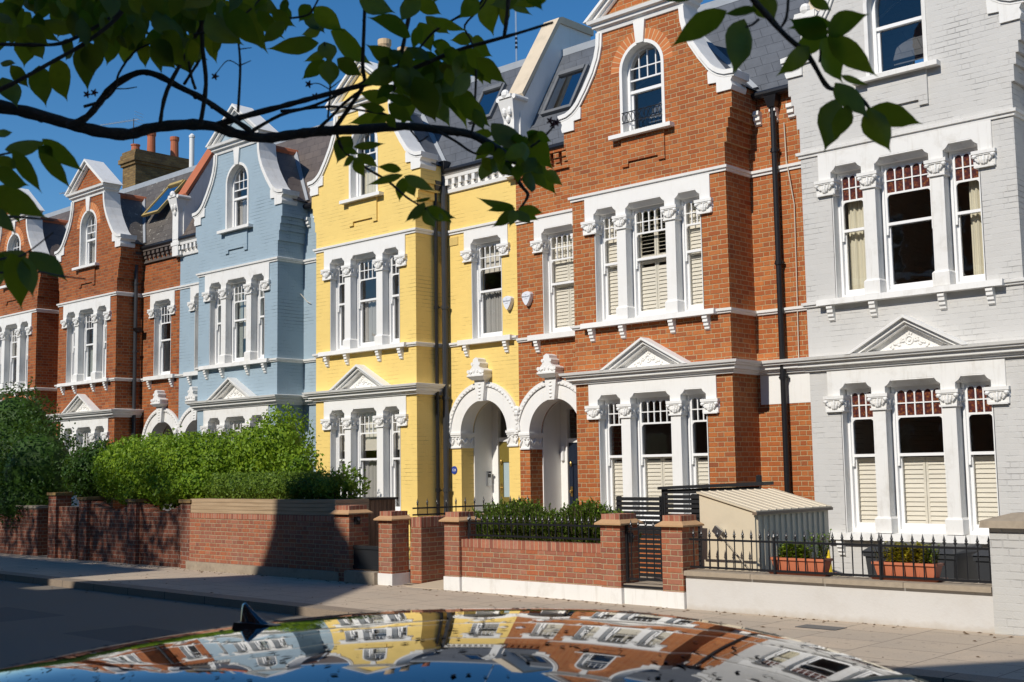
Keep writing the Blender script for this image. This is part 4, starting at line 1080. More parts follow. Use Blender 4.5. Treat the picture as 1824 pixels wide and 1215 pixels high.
# path pillar and its side wall
t = thing('garden_wall', 'brick side wall beside the path with a pillar at its street end', 'garden wall', (-13.8, 12.0, 0), 'brick front garden walls')
pier(t, -13.99, -13.69, 12.0, 12.33, 1.075, 'brick_deep', 'white_old', .17)
mb = MB(); mb.box(-13.66, -13.42, 12.331, 15.0, 0.02, .84); mb.build('wall', M['brick_deep'], t)
mb = MB(); mb.box(-13.665, -13.415, 12.331, 15.0, .84, .98); mb.build('coping', M['soldier'], t)
at(t)
railing('railing', 'black spear railing along the side wall behind the path pillar', (-13.9, 12.6), (-13.54, 14.9), 1.0, 1.10, 1.24, 13)
# planter wall
t = thing('garden_wall', 'long brick garden wall topped with tan boards below the low clipped hedge', 'garden wall', (-17, 12.05, 0), 'brick front garden walls')
pier(t, -15.07, -14.70, 12.02, 12.4, 1.15, 'brick_deep', None, .0)
mb = MB(); mb.box(-19.2, -15.072, 12.07, 12.3, .14, .90); mb.build('wall', M['brick_deep'], t)
mb = MB(); mb.box(-19.2, -15.072, 12.065, 12.3, .90, .985); mb.build('coping', M['soldier'], t)
mb = MB(); mb.box(-19.2, -14.95, 12.00, 12.3, -.05, .142); mb.build('plinth', M['cope'], t)
for i in range(4):
    mb = MB(); mb.box(-19.2, -15.1, 12.08, 12.75, .99 + i * .062, .99 + i * .062 + .058); mb.build('board', M['board'], t)
at(t)
# old wall
t = thing('garden_wall', 'old dark brick garden wall with dipped top under the bright hedge', 'garden wall', (-22, 12.1, 0), 'brick front garden walls')
mb = MB(); P = [(-23.0, -.05), (-19.45, -.05), (-19.45, 1.2)]
for k in range(2):
    a, b = -19.45 - k * 1.775, -21.225 - k * 1.775
    P += [(a + (b - a) * i / 12, 1.2 - .22 * math.sin(math.pi * i / 12)) for i in range(1, 13)]
mb.plate(P, [], 12.16, 12.4); mb.build('wall', M['brick_dark'], t)
for x, zt in ((-19.35, 1.22), (-21.22, 1.22), (-23.1, 1.25), (-24.4, 1.34)):
    mb = MB(); mb.box(x - .16, x + .16, 12.08, 12.42, -.05, zt - .06); o_ = mb.build('pier', M['brick_dark'], t)
    mb = MB(); mb.box(x - .19, x + .19, 12.05, 12.45, zt - .06, zt); mb.build('pier_cap', M['brick_stock'], o_)
mb = MB(); mb.box(-24.56, -23.5, 12.15, 12.4, -.05, 1.05); mb.build('wall', M['brick_dark'], t)
at(t)
t = thing('garden_wall', 'shaded old brick wall beneath the tall dark bush at the left edge', 'garden wall', (-28, 12.2, 0), 'brick front garden walls')
mb = MB(); mb.box(-33, -25.25, 12.2, 12.42, -.05, 1.0); mb.build('wall', M['brick_dark'], t)
mb = MB(); mb.box(-33, -25.2, 12.17, 12.45, 1.0, 1.06); mb.build('coping', M['cope'], t); at(t)
# gate by the planter wall
t = thing('low_gate', 'low black boarded gate between the two brick pillars', 'gate', (-14.35, 12.1, 0))
mb = MB(); mb.box(-14.69, -14.0, 12.10, 12.14, .20, .54); mb.build('board', M['black_matt'], t)
mb = MB(); mb.box(-14.69, -14.0, 12.085, 12.15, .50, .55); mb.box(-14.69, -14.0, 12.085, 12.15, .20, .25); mb.build('rail', M['black_matt'], t); at(t)
t = tag(MB().box(-14.70, -14.0, 11.92, 13.2, -.05, .18).build('doorstep', M['cope']), 'worn stone step below the low black gate', 'step')
t = thing('doorstep', 'white painted step with a stone tread below the barred gate', 'step', (-9.13, 12.05, 0))
mb = MB(); mb.box(-9.436, -8.834, 12.04, 13.0, -.05, .22); mb.build('riser', M['white_old'], t)
mb = MB(); mb.box(-9.436, -8.834, 12.03, 13.0, .222, .245); mb.build('tread', M['slab_old'], t)
mb = MB(); mb.box(-9.436, -8.834, 12.022, 12.06, .205, .235); mb.build('nosing', M['black'], t); at(t)
t = thing('garden_gate', 'black barred gate with spear tops between the two brick pillars', 'gate', (-9.13, 12.1, 0))
mb = MB(); mb.box(-9.44, -9.41, 12.09, 12.12, .26, .96); mb.box(-8.85, -8.83, 12.09, 12.12, .26, .96); mb.box(-9.41, -8.85, 12.095, 12.115, .90, .925); mb.box(-9.41, -8.85, 12.095, 12.115, .29, .315); mb.build('frame', M['black'], t)
for i in range(5):
    o_ = bar_mesh(.30, 1.02).build('bar', M['black'], t); o_.location = (-9.36 + i * .115, 12.105, 0)
at(t)
# letter plates on the piers (small black lamps)
for x, y, z, lb in ((-9.44, 12.15, .80, 'small black lamp on the pillar left of the barred gate'), (-14.69, 12.15, .92, 'small black lamp on the pillar left of the low gate')):
    mb = MB(); mb.box(0, .05, -.04, .04, -.06, .06); mb.tube([(.05, 0, .03), (.09, 0, .0)], .02, 8); o_ = mb.build('wall_lamp', M['black']); o_.location = (x, y, z); tag(o_, lb, 'wall lamp', 'small lamps on the gate pillars')
# rendered wall of the grey house
t = thing('garden_wall', 'low white rendered wall with stone coping in front of the grey house', 'garden wall', (-6.7, 12.05, 0))
def mk_render_cracked():
    t_ = NT('cracked_white_render'); o = t_.obj(); X, Y, Z = t_.sep(o)
    c = t_.mix(t_.noise(o, 1.5, 4), (0.54, 0.52, 0.49), (0.60, 0.58, 0.55))
    c = t_.mix(t_.ramp(t_.noise(o, 2.6, 6, .7), [(0.5, 0.0), (0.8, 0.4)]), c, (0.44, 0.40, 0.35))
    wob = t_.math('MULTIPLY', t_.math('SUBTRACT', t_.noise(o, 5.0, 6, .75), 0.5), 0.22)
    cr = None
    for x0 in (-.85, -.35, 1.62):
        d = t_.math('ABSOLUTE', t_.math('SUBTRACT', t_.math('ADD', X, wob), x0))
        cr = d if cr is None else t_.math('MINIMUM', cr, d)
    dh = t_.math('ABSOLUTE', t_.math('SUBTRACT', t_.math('ADD', Z, t_.math('MULTIPLY', wob, .7)), .28))
    dh = t_.math('ADD', dh, t_.math('MULTIPLY', t_.math('LESS_THAN', X, -.1), 1.0))
    cr = t_.math('MINIMUM', cr, dh)
    k = t_.ramp(cr, [(0.0015, 0.75), (0.005, 0.0)])
    c = t_.mix(k, c, (0.27, 0.23, 0.18))
    foot = t_.ramp(t_.math('ADD', Z, t_.math('MULTIPLY', t_.noise(o, 9.0, 5), 0.12)), [(0.05, 0.6), (0.13, 0.0)])
    c = t_.mix(foot, c, (0.40, 0.34, 0.26))
    t_.col(c); t_.set(Roughness=0.85); t_.bump(t_.noise(o, 40, 5), 0.35, 0.006)
    return t_.mat
mb = MB(); mb.box(-8.505, -4.87, 12.03, 12.25, -.4, .39); mb.build('wall', mk_render_cracked(), t)
for i in range(4):
    a, b = -8.505 + i * .909, -8.505 + (i + 1) * .909 - .006
    mb = MB(); mb.hexa([(a, 11.985, .391), (b, 11.985, .391), (b, 12.3, .391), (a, 12.3, .391), (a, 11.99, .445), (b, 11.99, .445), (b, 12.3, .45), (a, 12.3, .45)]); mb.build('coping', M['cope'], t)
at(t)
railing('railing', 'long black spear railing on the white rendered wall', (-8.50, 12.12), (-4.87, 12.12), .485, .805, .93, 32, (.315, .665, .995))
t = thing('gate_pillar', 'flaking grey painted brick pillar with a rough stone cap at the right edge', 'gate pillar', (-4.5, 12.05, 0))
mb = MB(); mb.box(-4.868, -4.2, 12.0, 12.5, -.3, 1.02); mb.build('pier', M['grey_flaky'], t)
mb = MB(); mb.hexa([(-4.94, 11.93, 1.02), (-4.12, 11.93, 1.02), (-4.12, 12.57, 1.02), (-4.94, 12.57, 1.02), (-4.93, 11.95, 1.09), (-4.13, 11.95, 1.09), (-4.13, 12.55, 1.09), (-4.93, 12.55, 1.09)])
mb.hexa([(-4.93, 11.95, 1.09), (-4.13, 11.95, 1.09), (-4.13, 12.55, 1.09), (-4.93, 12.55, 1.09), (-4.70, 12.15, 1.16), (-4.36, 12.15, 1.16), (-4.36, 12.35, 1.16), (-4.70, 12.35, 1.16)])
mb.build('pier_cap', M['cope'], t); at(t)
t = thing('garden_wall', 'grey painted wall running right from the flaking pillar', 'garden wall', (-2, 12.2, 0))
mb = MB(); mb.box(-4.195, 12, 12.1, 12.35, -.3, .95); mb.build('wall', M['grey_flaky'], t); at(t)

r = random.Random(77); mb = MB()
for _ in range(420):
    if r.random() < .6: x, y, z = r.uniform(-24, -4), 12.0 - abs(r.gauss(0, .10)) - .01, .004
    elif r.random() < .5: x, y, z = r.uniform(-24, -3), r.uniform(9.6, 11.9), .004
    else: x = r.uniform(-26, -6); y = yk(x) - .32 - abs(r.gauss(0, .12)); z = -.096
    a = r.uniform(0, 6.28); s_ = r.uniform(.006, .022); e = Vector((math.cos(a), math.sin(a), 0)); f = Vector((-e.y, e.x, 0)); c = Vector((x, y, z))
    mb.add([c - e * s_ * 1.6, c - f * s_ * .7, c + e * s_ * 1.6, c + f * s_ * .7, c + Vector((0, 0, s_ * .5))], [(0, 1, 4), (1, 2, 4), (2, 3, 4), (3, 0, 4)])
mb.build('leaf_litter', plain('dead_leaf_brown', (.11, .065, .03), .9, .4), kind='stuff', fix=False)
# ------------------------------------------------------------------ small fittings on the fronts
def text_mesh(name, txt, size, mat, par, loc, rot=(R(90), 0, 0)):
    cu = bpy.data.curves.new(name, 'FONT'); cu.body = txt; cu.size = size; cu.align_x = 'CENTER'; cu.align_y = 'CENTER'; cu.extrude = 0.001
    tmp = bpy.data.objects.new(name, cu); COL.objects.link(tmp)
    bpy.context.view_layer.update()
    me = bpy.data.meshes.new_from_object(tmp.evaluated_get(bpy.context.evaluated_depsgraph_get()))
    bpy.data.objects.remove(tmp); bpy.data.curves.remove(cu)
    me.materials.clear(); me.materials.append(mat)
    o_ = bpy.data.objects.new(name, me); COL.objects.link(o_); o_.parent = par; o_.location = loc; o_.rotation_euler = rot
    return o_
for x, z, lb in ((-15.28, 4.73, 'white shield shaped alarm box on the yellow wall'), (-14.80, 4.76, 'white shield shaped alarm box on the red brick wall')):
    t = thing('alarm_box', lb, 'alarm box', (x, 16.3, z), 'burglar alarm boxes by the party line'); t.scale = (.70, .85, .66)
    sh = arc(0, -.42, .62, 108, 72, 8)[::1]
    P = [(-.155, .10)] + [(-.12, .15), (-.06, .172), (0, .18), (.06, .172), (.12, .15)] + [(.155, .10), (.145, .0), (.10, -.11), (.045, -.19), (0, -.225), (-.045, -.19), (-.10, -.11), (-.145, .0)]
    mb = MB(); mb.loft([(a * .93, -.105, b * .93) for a, b in P], [(a, -.085, b) for a, b in P], (True, False)); mb.loft([(a, -.085, b) for a, b in P], [(a, 0, b) for a, b in P]); mb.build('case', M['grey_plastic'], t)
    text_mesh('lettering', 'BANHAM', .062, M['ink'], t, (0, -.1065, .03)); mb = MB(); mb.box(-.05, .05, -.107, -.1055, -.035, -.028); mb.box(-.03, .03, -.107, -.1055, .085, .09); mb.build('small_print', M['ink'], t)
t = thing('house_number_plaque', 'round blue number plaque on the yellow porch pier', 'plaque', (-16.79, 16.3, 1.67))
mb = MB(); mb.loft([(.075 * math.cos(a), -.015, .075 * math.sin(a)) for a in [k * math.pi / 12 for k in range(24)]], [(.078 * math.cos(a), 0, .078 * math.sin(a)) for a in [k * math.pi / 12 for k in range(24)]]); mb.build('disc', M['blue_enamel'], t)
text_mesh('lettering', '124', .07, M['gloss'], t, (0, -.0165, 0))
t = thing('entry_phone', 'slim steel entry phone on the white wall of the yellow porch', 'entry phone', (-16.585, 17.0, 1.50))
mb = MB(); mb.box(0, .04, -.05, .05, -.14, .14); mb.build('case', M['steel'], t); mb = MB(); mb.box(.041, .05, -.035, .035, .02, .09); mb.blob((.06, 0, .12), (.03, .03, .02)); mb.build('camera_hood', M['black'], t)
t = thing('porch_lamp', 'slim white tube lamp on the wall of the red porch', 'wall lamp', (-14.83, 17.1, 1.95))
mb = MB(); mb.lathe((.07, 0, -.14), [(.03, 0), (.035, .01), (.035, .27), (.03, .28)], 12); mb.build('tube', M['gloss'], t); mb = MB(); mb.box(0, .06, -.02, .02, -.03, .03); mb.build('bracket', M['steel'], t)
t = tag(MB().box(-16.86, -16.62, 16.285, 16.299, 6.0, 6.16).build('air_brick', plain('ochre_air_brick', (.62, .44, .14), .8, .2, 40)), 'small square air brick high on the yellow entrance wall', 'air brick')
t = thing('floodlight', 'black bracket floodlight on the side of the dark red house', 'floodlight', (-28.2, 16.3, 5.35))
mb = MB(); mb.tube([(0, 0, 0), (.05, -.2, .02)], .02, 6); mb.build('arm', M['black'], t); mb = MB(); mb.hexa([(-.06, -.22, -.05), (.14, -.22, -.05), (.14, -.12, -.05), (-.06, -.12, -.05), (-.02, -.3, .06), (.16, -.3, .06), (.16, -.15, .08), (-.02, -.15, .08)]); mb.build('head', M['black'], t)

# ------------------------------------------------------------------ store, shed, bins, troughs
t = thing('bike_shed', 'cream ribbed metal shed with a sloping roof behind the railings', 'shed', (-8.2, 13.3, -.33))
zl, zr_ = 1.328 + .33, 1.122 + .33
x0, x1, y0, y1 = -.37, .40, -.85, .88
mb = MB(); mb.add([(x0, y0, 0), (x1, y0, 0), (x1, y0, zr_), (x0, y0, zl), (x0, y1, 0), (x1, y1, 0), (x1, y1, zr_), (x0, y1, zl)], [(0, 1, 2, 3), (5, 4, 7, 6), (4, 0, 3, 7), (1, 5, 6, 2)])
mb.box(x0 - .004, x1 + .005, y0 - .004, y0 + .01, .68, .70)
mb.build('body', M['shed'], t)
mb = MB(); n = 13
for i in range(n):
    y = y0 + .03 + i * (y1 - y0 - .05) / n
    mb.hexa([(x1, y, 0), (x1 + .018, y + .012, 0), (x1 + .018, y + .032, 0), (x1, y + .044, 0), (x1, y, zr_ - .05), (x1 + .018, y + .012, zr_ - .05), (x1 + .018, y + .032, zr_ - .05), (x1, y + .044, zr_ - .05)])
mb.build('ribbed_door', M['shed'], t)
mb = MB()
def rf(x): return zl + (zr_ - zl) * (x - x0) / (x1 - x0)
xa, xb = x0 - .02, x1 + .04
mb.hexa([(xa, y0 - .03, rf(xa) + .005), (xb, y0 - .03, rf(xb) + .005), (xb, y1 + .03, rf(xb) + .005), (xa, y1 + .03, rf(xa) + .005), (xa, y0 - .03, rf(xa) + .025), (xb, y0 - .03, rf(xb) + .025), (xb, y1 + .03, rf(xb) + .025), (xa, y1 + .03, rf(xa) + .025)])
for i in range(10):
    y = y0 + .06 + i * .172
    mb.hexa([(xa, y, rf(xa) + .02), (xb, y, rf(xb) + .02), (xb, y + .03, rf(xb) + .02), (xa, y + .03, rf(xa) + .02), (xa, y + .008, rf(xa) + .034), (xb, y + .008, rf(xb) + .034), (xb, y + .022, rf(xb) + .034), (xa, y + .022, rf(xa) + .034)])
mb.build('roof', M['shed'], t)
mb = MB(); mb.box(x1 - .01, xb + .012, y0 - .035, y1 + .035, zr_ - .035, zr_ + .0); mb.build('gutter_trim', plain('bronze_trim', (.17, .12, .08), .5), t)
t = thing('prop_rod', 'steel rod with a square clamp leaning against the cream shed', 'rod', (-8.27, 12.40, .86))
mb = MB(); mb.tube([(0, 0, 0), (.46, -.05, -.42), (.60, -.08, -.60)], .010, 6); mb.build('rod', plain('tarnished_rod', (.26, .21, .14), .5), t)
mb = MB(); mb.hexa([(-.09, -.02, .03), (.0, -.02, -.04), (.0, .02, -.04), (-.09, .02, .03), (-.04, -.02, .10), (.06, -.02, .03), (.06, .02, .03), (-.04, .02, .10)]); mb.build('clamp', M['steel'], t)

t = thing('bin_store', 'black slatted timber store with a lid in front of the red house', 'bin store', (-9.7, 14.2, 0))
mb = MB()
for i in range(19): mb.box(-.66, .88, 0, .02, .05 + i * .065, .05 + i * .065 + .049)
mb.build('slat_panel', M['black_matt'], t)
for x in (-.68, .89):
    mb = MB(); mb.box(x - .03, x + .03, -.01, .06, 0, 1.36); mb.build('post', M['black_matt'], t)
mb = MB(); mb.box(-.25, .85, .05, .2, .05, 1.28); mb.build('dark_inside', M['black_matt'], t)  # painted shade: black slab stands in for the dark hollow behind the slats
mb = MB(); mb.hexa([(-.74, -.06, 1.345), (.98, -.06, 1.40), (.98, .22, 1.405), (-.74, .22, 1.35), (-.74, -.06, 1.385), (.98, -.06, 1.445), (.98, .22, 1.45), (-.74, .22, 1.39)])
mb.hexa([(-.66, -.02, 1.29), (.9, -.02, 1.29), (.9, .03, 1.29), (-.66, .03, 1.29), (-.66, -.02, 1.345), (.9, -.02, 1.39), (.9, .03, 1.39), (-.66, .03, 1.345)])
mb.build('lid', M['black_matt'], t)
mb = MB(); mb.lathe((.86, .05, 1.44), [(.04, 0), (.04, .09), (.02, .10)], 8); mb.build('hinge', M['black'], t)
t = thing('slat_screen', 'low black slatted screen beside the bin store', 'screen', (-10.9, 14.15, 0))
mb = MB()
for i in range(18): mb.box(-.30, .50, 0, .02, .05 + i * .067, .05 + i * .067 + .049)
mb.build('slat_panel', M['black_matt'], t)
for x in (-.28, .49):
    mb = MB(); mb.box(x - .03, x + .03, .02, .07, 0, 1.25); mb.build('post', M['black_matt'], t)
t = thing('bin_store', 'brown timber clad store with a dark lid behind the climbing plant', 'bin store', (-15.95, 13.3, 0))
mb = MB()
for i in range(10): mb.box(-.45 + i * .09, -.45 + i * .09 + .082, -.35, -.33, .05, 1.20)
for i in range(8): mb.box(.43, .45, -.35 + i * .09, -.35 + i * .09 + .082, .05, 1.20)
mb.box(-.44, .43, -.33, .35, .05, 1.19)
mb.build('cladding', M['wood'], t)
mb = MB(); mb.box(-.48, .48, -.40, .40, 1.20, 1.235); mb.build('lid', M['black_matt'], t)

def bin_(loc, rz, label):
    t = thing('wheelie_bin', label, 'wheelie bin', loc, 'dark grey wheelie bins under the window')
    t.rotation_euler.z = rz
    mb = MB(); mb.hexa([(-.21, -.27, .06), (.21, -.27, .06), (.21, .22, .06), (-.21, .22, .06), (-.27, -.35, .90), (.27, -.35, .90), (.27, .33, .90), (-.27, .33, .90)])
    mb.hexa([(-.285, -.365, .86), (.285, -.365, .86), (.285, .345, .86), (-.285, .345, .86), (-.29, -.37, .92), (.29, -.37, .92), (.29, .35, .92), (-.29, .35, .92)])
    mb.build('body', M['bin'], t)
    mb = MB(); mb.hexa([(-.295, -.39, .922), (.295, -.39, .922), (.295, .36, .922), (-.295, .36, .922), (-.22, -.28, .985), (.22, -.28, .985), (.25, .34, 1.0), (-.25, .34, 1.0)]); mb.tube([(-.25, .40, .97), (.25, .40, .97)], .022, 8); mb.build('lid', M['bin'], t)
    for x in (-.24, .24):
        mb = MB(); mb.tube([(x - .025, .25, .10), (x + .025, .25, .10)], .10, 14); mb.build('wheel', M['black'], t)
bin_((-7.02, 14.45, -.33), .05, 'dark wheelie bin furthest left, behind the yellow leaved trough')
bin_((-6.42, 14.50, -.33), -.06, 'dark wheelie bin in the middle of three, under the window')
bin_((-5.62, 14.40, -.33), .04, 'dark wheelie bin standing alone beside the flaking pillar')
t = thing('dustpan', 'bright yellow plastic long handled dustpan standing behind the railings', 'dustpan', (-6.95, 12.75, -.33))
mb = MB(); mb.hexa([(-.15, -.10, .62), (.17, -.10, .58), (.17, .10, .58), (-.15, .10, .62), (-.13, .0, .80), (.06, .0, .72), (.06, .05, .72), (-.13, .05, .80)]); mb.build('pan', M['yellow_plastic'], t)
mb = MB(); mb.tube([(-.10, .02, .0), (-.10, .02, .75), (-.09, .02, 1.02)], [.05, .05, .012], 8); mb.build('handle', M['yellow_plastic'], t)

def trough(name, loc, L, label):
    t = thing(name, label, 'plant trough', loc, 'terracotta plant troughs on the white wall')
    mb = MB(); a, b, d = L / 2 - .035, L / 2, .09
    mb.hexa([(-a, -.07, 0), (a, -.07, 0), (a, .07, 0), (-a, .07, 0), (-b, -d, .14), (b, -d, .14), (b, d, .14), (-b, d, .14)])
    for k in range(1, 4):
        x = -a + 2 * a * k / 4; mb.box(x - .004, x + .004, -.082, -.06, .01, .11)
    mb.build('body', M['trough'], t)
    mb = MB(); e = .016
    for x0, x1, y0, y1 in ((-b - e, b + e, -d - e, -d + .012), (-b - e, b + e, d - .012, d + e), (-b - e, -b + .012, -d, d), (b - .012, b + e, -d, d)): mb.box(x0, x1, y0, y1, .132, .158)
    mb.build('rim', M['trough'], t)
    mb = MB(); mb.box(-b + .02, b - .02, -d + .02, d - .02, .12, .143); mb.build('soil', M['soil'], t)
    mb = MB(); mb.hexa([(-b - .01, -.10, -.025), (b + .01, -.10, -.025), (b + .01, .10, -.025), (-b - .01, .10, -.025), (-b - .04, -.12, .005), (b + .04, -.12, .005), (b + .04, .12, .005), (-b - .04, .12, .005)]); mb.build('tray', plain('dark_terracotta_tray', (.30, .075, .04), .5), t)
trough('plant_trough', (-7.09, 12.24, .475), .66, 'left terracotta trough with a tall green plant, beside the shed')
trough('plant_trough', (-5.84, 12.24, .475), .68, 'right terracotta trough with yellow leaved plants, in front of the bins')

# ------------------------------------------------------------------ foliage
def leafmat(name, c0, c1, trans=0.35, tip=None):
    t = NT(name)
    g = t.n('ShaderNodeNewGeometry')
    stops = [(0.0, c0), (1.0, c1)] if tip is None else [(0.0, c0), (0.8, c1), (1.0, tip)]
    c = t.ramp(g.outputs['Random Per Island'], stops)
    t.col(c); t.set(Roughness=0.5); t.b.inputs['Specular IOR Level'].default_value = 0.25
    tr = t.n('ShaderNodeBsdfTranslucent'); t.l(t.mix(0.5, c, (0.16, 0.26, 0.02)), tr.inputs[0])
    mx = t.n('ShaderNodeMixShader'); mx.inputs[0].default_value = trans
    t.l(t.b.outputs[0], mx.inputs[1]); t.l(tr.outputs[0], mx.inputs[2]); t.l(mx.outputs[0], t.out.inputs[0])
    return t.mat
M['hedge'] = leafmat('bright_hedge_leaf', (0.10, 0.20, 0.012), (0.26, 0.38, 0.022))
M['hedge_dark'] = leafmat('dark_hedge_leaf', (0.022, 0.055, 0.010), (0.055, 0.12, 0.016))
M['box'] = leafmat('box_leaf', (0.06, 0.12, 0.014), (0.19, 0.28, 0.03))
M['gold_leaf'] = leafmat('golden_leaf', (0.34, 0.30, 0.02), (0.62, 0.50, 0.04))
M['lime_leaf'] = leafmat('fresh_green_leaf', (0.15, 0.26, 0.02), (0.36, 0.44, 0.04))
M['twig'] = plain('brown_twig', (0.07, 0.045, 0.028), 0.85, 0.2)

def add_leaf(mb, p, n, up, L, W_):
    """a folded four-sided leaf of length L"""
    d = up; s_ = d.cross(n).normalized()
    n = n.normalized()
    mb.add([p, p + d * L * .45 + s_ * W_ * .5 + n * L * .08, p + d * L, p + d * L * .45 - s_ * W_ * .5 + n * L * .08, p + d * L * .5], [(0, 1, 4), (1, 2, 4), (2, 3, 4), (3, 0, 4)])
def rand_dir(r):
    while True:
        v = Vector((r.uniform(-1, 1), r.uniform(-1, 1), r.uniform(-1, 1)))
        if .05 < v.length < 1: return v.normalized()
def clump(mb, blobs, n, L, seed, boxy=1.0, thin=0.25, wild=0.0):
    r = random.Random(seed)
    ws = [a[1][0] * a[1][2] + a[1][1] * a[1][2] + a[1][0] * a[1][1] for a in blobs]; tot = sum(ws)
    for (c, rad), w_ in zip(blobs, ws):
        c = Vector(c)
        for _ in range(int(n * w_ / tot)):
            d = rand_dir(r)
            m = max(abs(d.x), abs(d.y), abs(d.z))
            e = d * ((1 / m) ** (boxy - 1.0)) if boxy > 1 else d
            nz = noise.noise((c + d * 2.1) * 1.9) * .22 + noise.noise((c + d * 5.0) * 2.0) * .12
            f = 1 - thin * r.random() ** 1.6 + nz
            if wild and r.random() < wild: f += r.random() * .22
            p = c + Vector((e.x * rad[0], e.y * rad[1], e.z * rad[2])) * f
            if p.y > c.y + rad[1] * .75 and r.random() < .6: continue
            skip = False
            for c2, r2 in blobs:
                if c2 is c: continue
                q = p - Vector(c2)
                if (q.x / r2[0]) ** 2 + (q.y / r2[1]) ** 2 + (q.z / r2[2]) ** 2 < .45: skip = True; break
            if skip: continue
            nn = (d + rand_dir(r) * .8).normalized()
            up = (rand_dir(r) + Vector((0, 0, .5)) + d * .5)
            up = (up - nn * up.dot(nn)).normalized()
            l = L * r.uniform(.6, 1.25)
            add_leaf(mb, p, nn, up, l, l * .62)
def core(mb, blobs, k=.74):
    for c, rad in blobs: mb.blob(c, tuple(q * k for q in rad), 14, 9)
def hedge(name, label, cat, blobs, n, L, seed, mat, **k):
    if k.pop('near', False):           # sized where the front of the bed is; the plant stands a little further back
        blobs = [((c[0] * c[1] / 12.3, c[1], HC + (c[2] - HC) * c[1] / 12.3), tuple(q * c[1] / 12.3 for q in rad)) for c, rad in blobs]
    kk = k.pop('group', None); ck = k.pop('core', .74)
    t = thing(name, label, cat, (blobs[0][0][0], blobs[0][0][1], 0), kk)
    mb = MB(); clump(mb, blobs, n, L, seed, **k); core(mb, blobs, ck)
    q = Vector(t.location); mb.v = [(x - q.x, y - q.y, z - q.z) for x, y, z in mb.v]
    mb.build('foliage', M[mat], t, fix=False)
    sm = MB(); r = random.Random(seed)
    for c, rad in blobs:
        for i in range(2):
            a = Vector(c) + Vector((r.uniform(-.4, .4) * rad[0], 0, 0)) - q
            sm.tube([(a.x, a.y, max(0.0, 0)), (a.x + r.uniform(-.1, .1), a.y, c[2] - q.z)], .03, 6)
    sm.build('stem', M['twig'], t)
    return t
G_ = 'hedges and shrubs in the front gardens'
hedge('bush', 'tall dark rounded bush bulging over the old wall at the left edge', 'bush', [((-26.9, 13.0, 1.9), (1.5, 1.15, 1.35)), ((-26.6, 13.2, 2.75), (.95, .9, .95)), ((-28.7, 13.0, 2.0), (1.5, 1.2, 1.6)), ((-25.5, 12.8, 1.75), (1.05, .95, 1.15)), ((-25.9, 12.7, 1.15), (1.2, .85, .7)), ((-28, 12.6, 1.2), (1.5, .8, .75))], 26000, .085, 1, 'hedge_dark', group=G_, near=True, wild=.06)
hedge('hedge', 'small dark clipped round hedge beside the old brick gate pier', 'hedge', [((-22.95, 12.95, 1.72), (.72, .62, .60))], 6500, .075, 2, 'hedge_dark', group=G_, near=True)
hedge('hedge', 'long bright green bulging hedge over the old brick wall', 'hedge', [((-21.5, 12.9, 1.76), (.85, .72, .64)), ((-20.6, 12.85, 1.78), (.95, .75, .64)), ((-19.6, 12.9, 1.76), (.95, .75, .64)), ((-18.8, 13.1, 1.80), (.9, .7, .60)), ((-21.2, 12.45, 1.40), (.65, .42, .34)), ((-20.1, 12.45, 1.40), (.75, .42, .36)), ((-19.3, 12.5, 1.45), (.5, .4, .3))], 26000, .075, 3, 'hedge', group=G_, near=True, wild=.03)
hedge('shrub', 'loose bright green shrub rising in front of the blue house', 'shrub', [((-17.9, 13.4, 1.85), (.8, .6, .55)), ((-17.2, 13.4, 1.92), (.7, .6, .60)), ((-16.75, 13.4, 2.15), (.48, .5, .60)), ((-16.3, 13.2, 1.7), (.34, .4, .42))], 12000, .075, 4, 'hedge', group=G_, near=True, wild=.22, thin=.5, core=.6)
lb = []
for i in range(8): lb.append(((-18.75 + i * .41, 12.5, 1.42), (.36, .30, .25)))
hedge('hedge', 'low clipped box hedge planted in the tan boarded planter', 'hedge', lb, 12000, .05, 5, 'box', group=G_, boxy=1.5)
hedge('climber', 'straggling climbing plant beside the brick pillar and brown timber store', 'climbing plant', [((-15.25, 12.75, 1.05), (.28, .25, .62)), ((-15.05, 12.7, 1.45), (.32, .25, .28)), ((-15.1, 12.75, .62), (.22, .2, .4))], 2300, .085, 6, 'box', group=G_, near=True, wild=.5, thin=.8, core=.35)
# upright shoots over the red wall
def shoots(name, label, x0, x1, y0, y1, zb, zt, n, seed, mat, L=.05):
    t = thing(name, label, 'hedge', ((x0 + x1) / 2, y0, 0), G_); r = random.Random(seed)
    q = Vector(t.location); mb = MB(); sm = MB()
    for i in range(n):
        x, y = r.uniform(x0, x1), r.uniform(y0, y1)
        h = zb + (zt - zb) * (.62 + .38 * r.random() + .12 * math.sin(x * 5.3))
        p = Vector((x, y, zb)); lean = Vector((r.uniform(-.08, .08), r.uniform(-.12, .02), 0))
        sm.tube([p - q, p + lean + Vector((0, 0, h - zb)) - q], .004, 4, caps=False)
        z = zb + .02
        while z < h:
            f = (z - zb) / max(.01, h - zb)
            a = r.uniform(0, 6.28); d = Vector((math.cos(a), math.sin(a), .55 + .5 * f)).normalized()
            nn = Vector((-math.cos(a) * .6, -math.sin(a) * .6, 1)).normalized(); nn = (nn - d * nn.dot(d)).normalized()
            add_leaf(mb, p + lean * f + Vector((0, 0, z - zb)) - q, nn, d, L * r.uniform(.7, 1.2), L * .5)
            z += .016
    mb.build('foliage', M[mat], t, fix=False); sm.build('stem', M['twig'], t, fix=False)
    return t
shoots('hedge', 'glossy dark green hedge of upright shoots behind the railing on the red wall', -12.02, -9.72, 12.30, 12.75, .45, 1.17, 950, 11, 'box', .055)
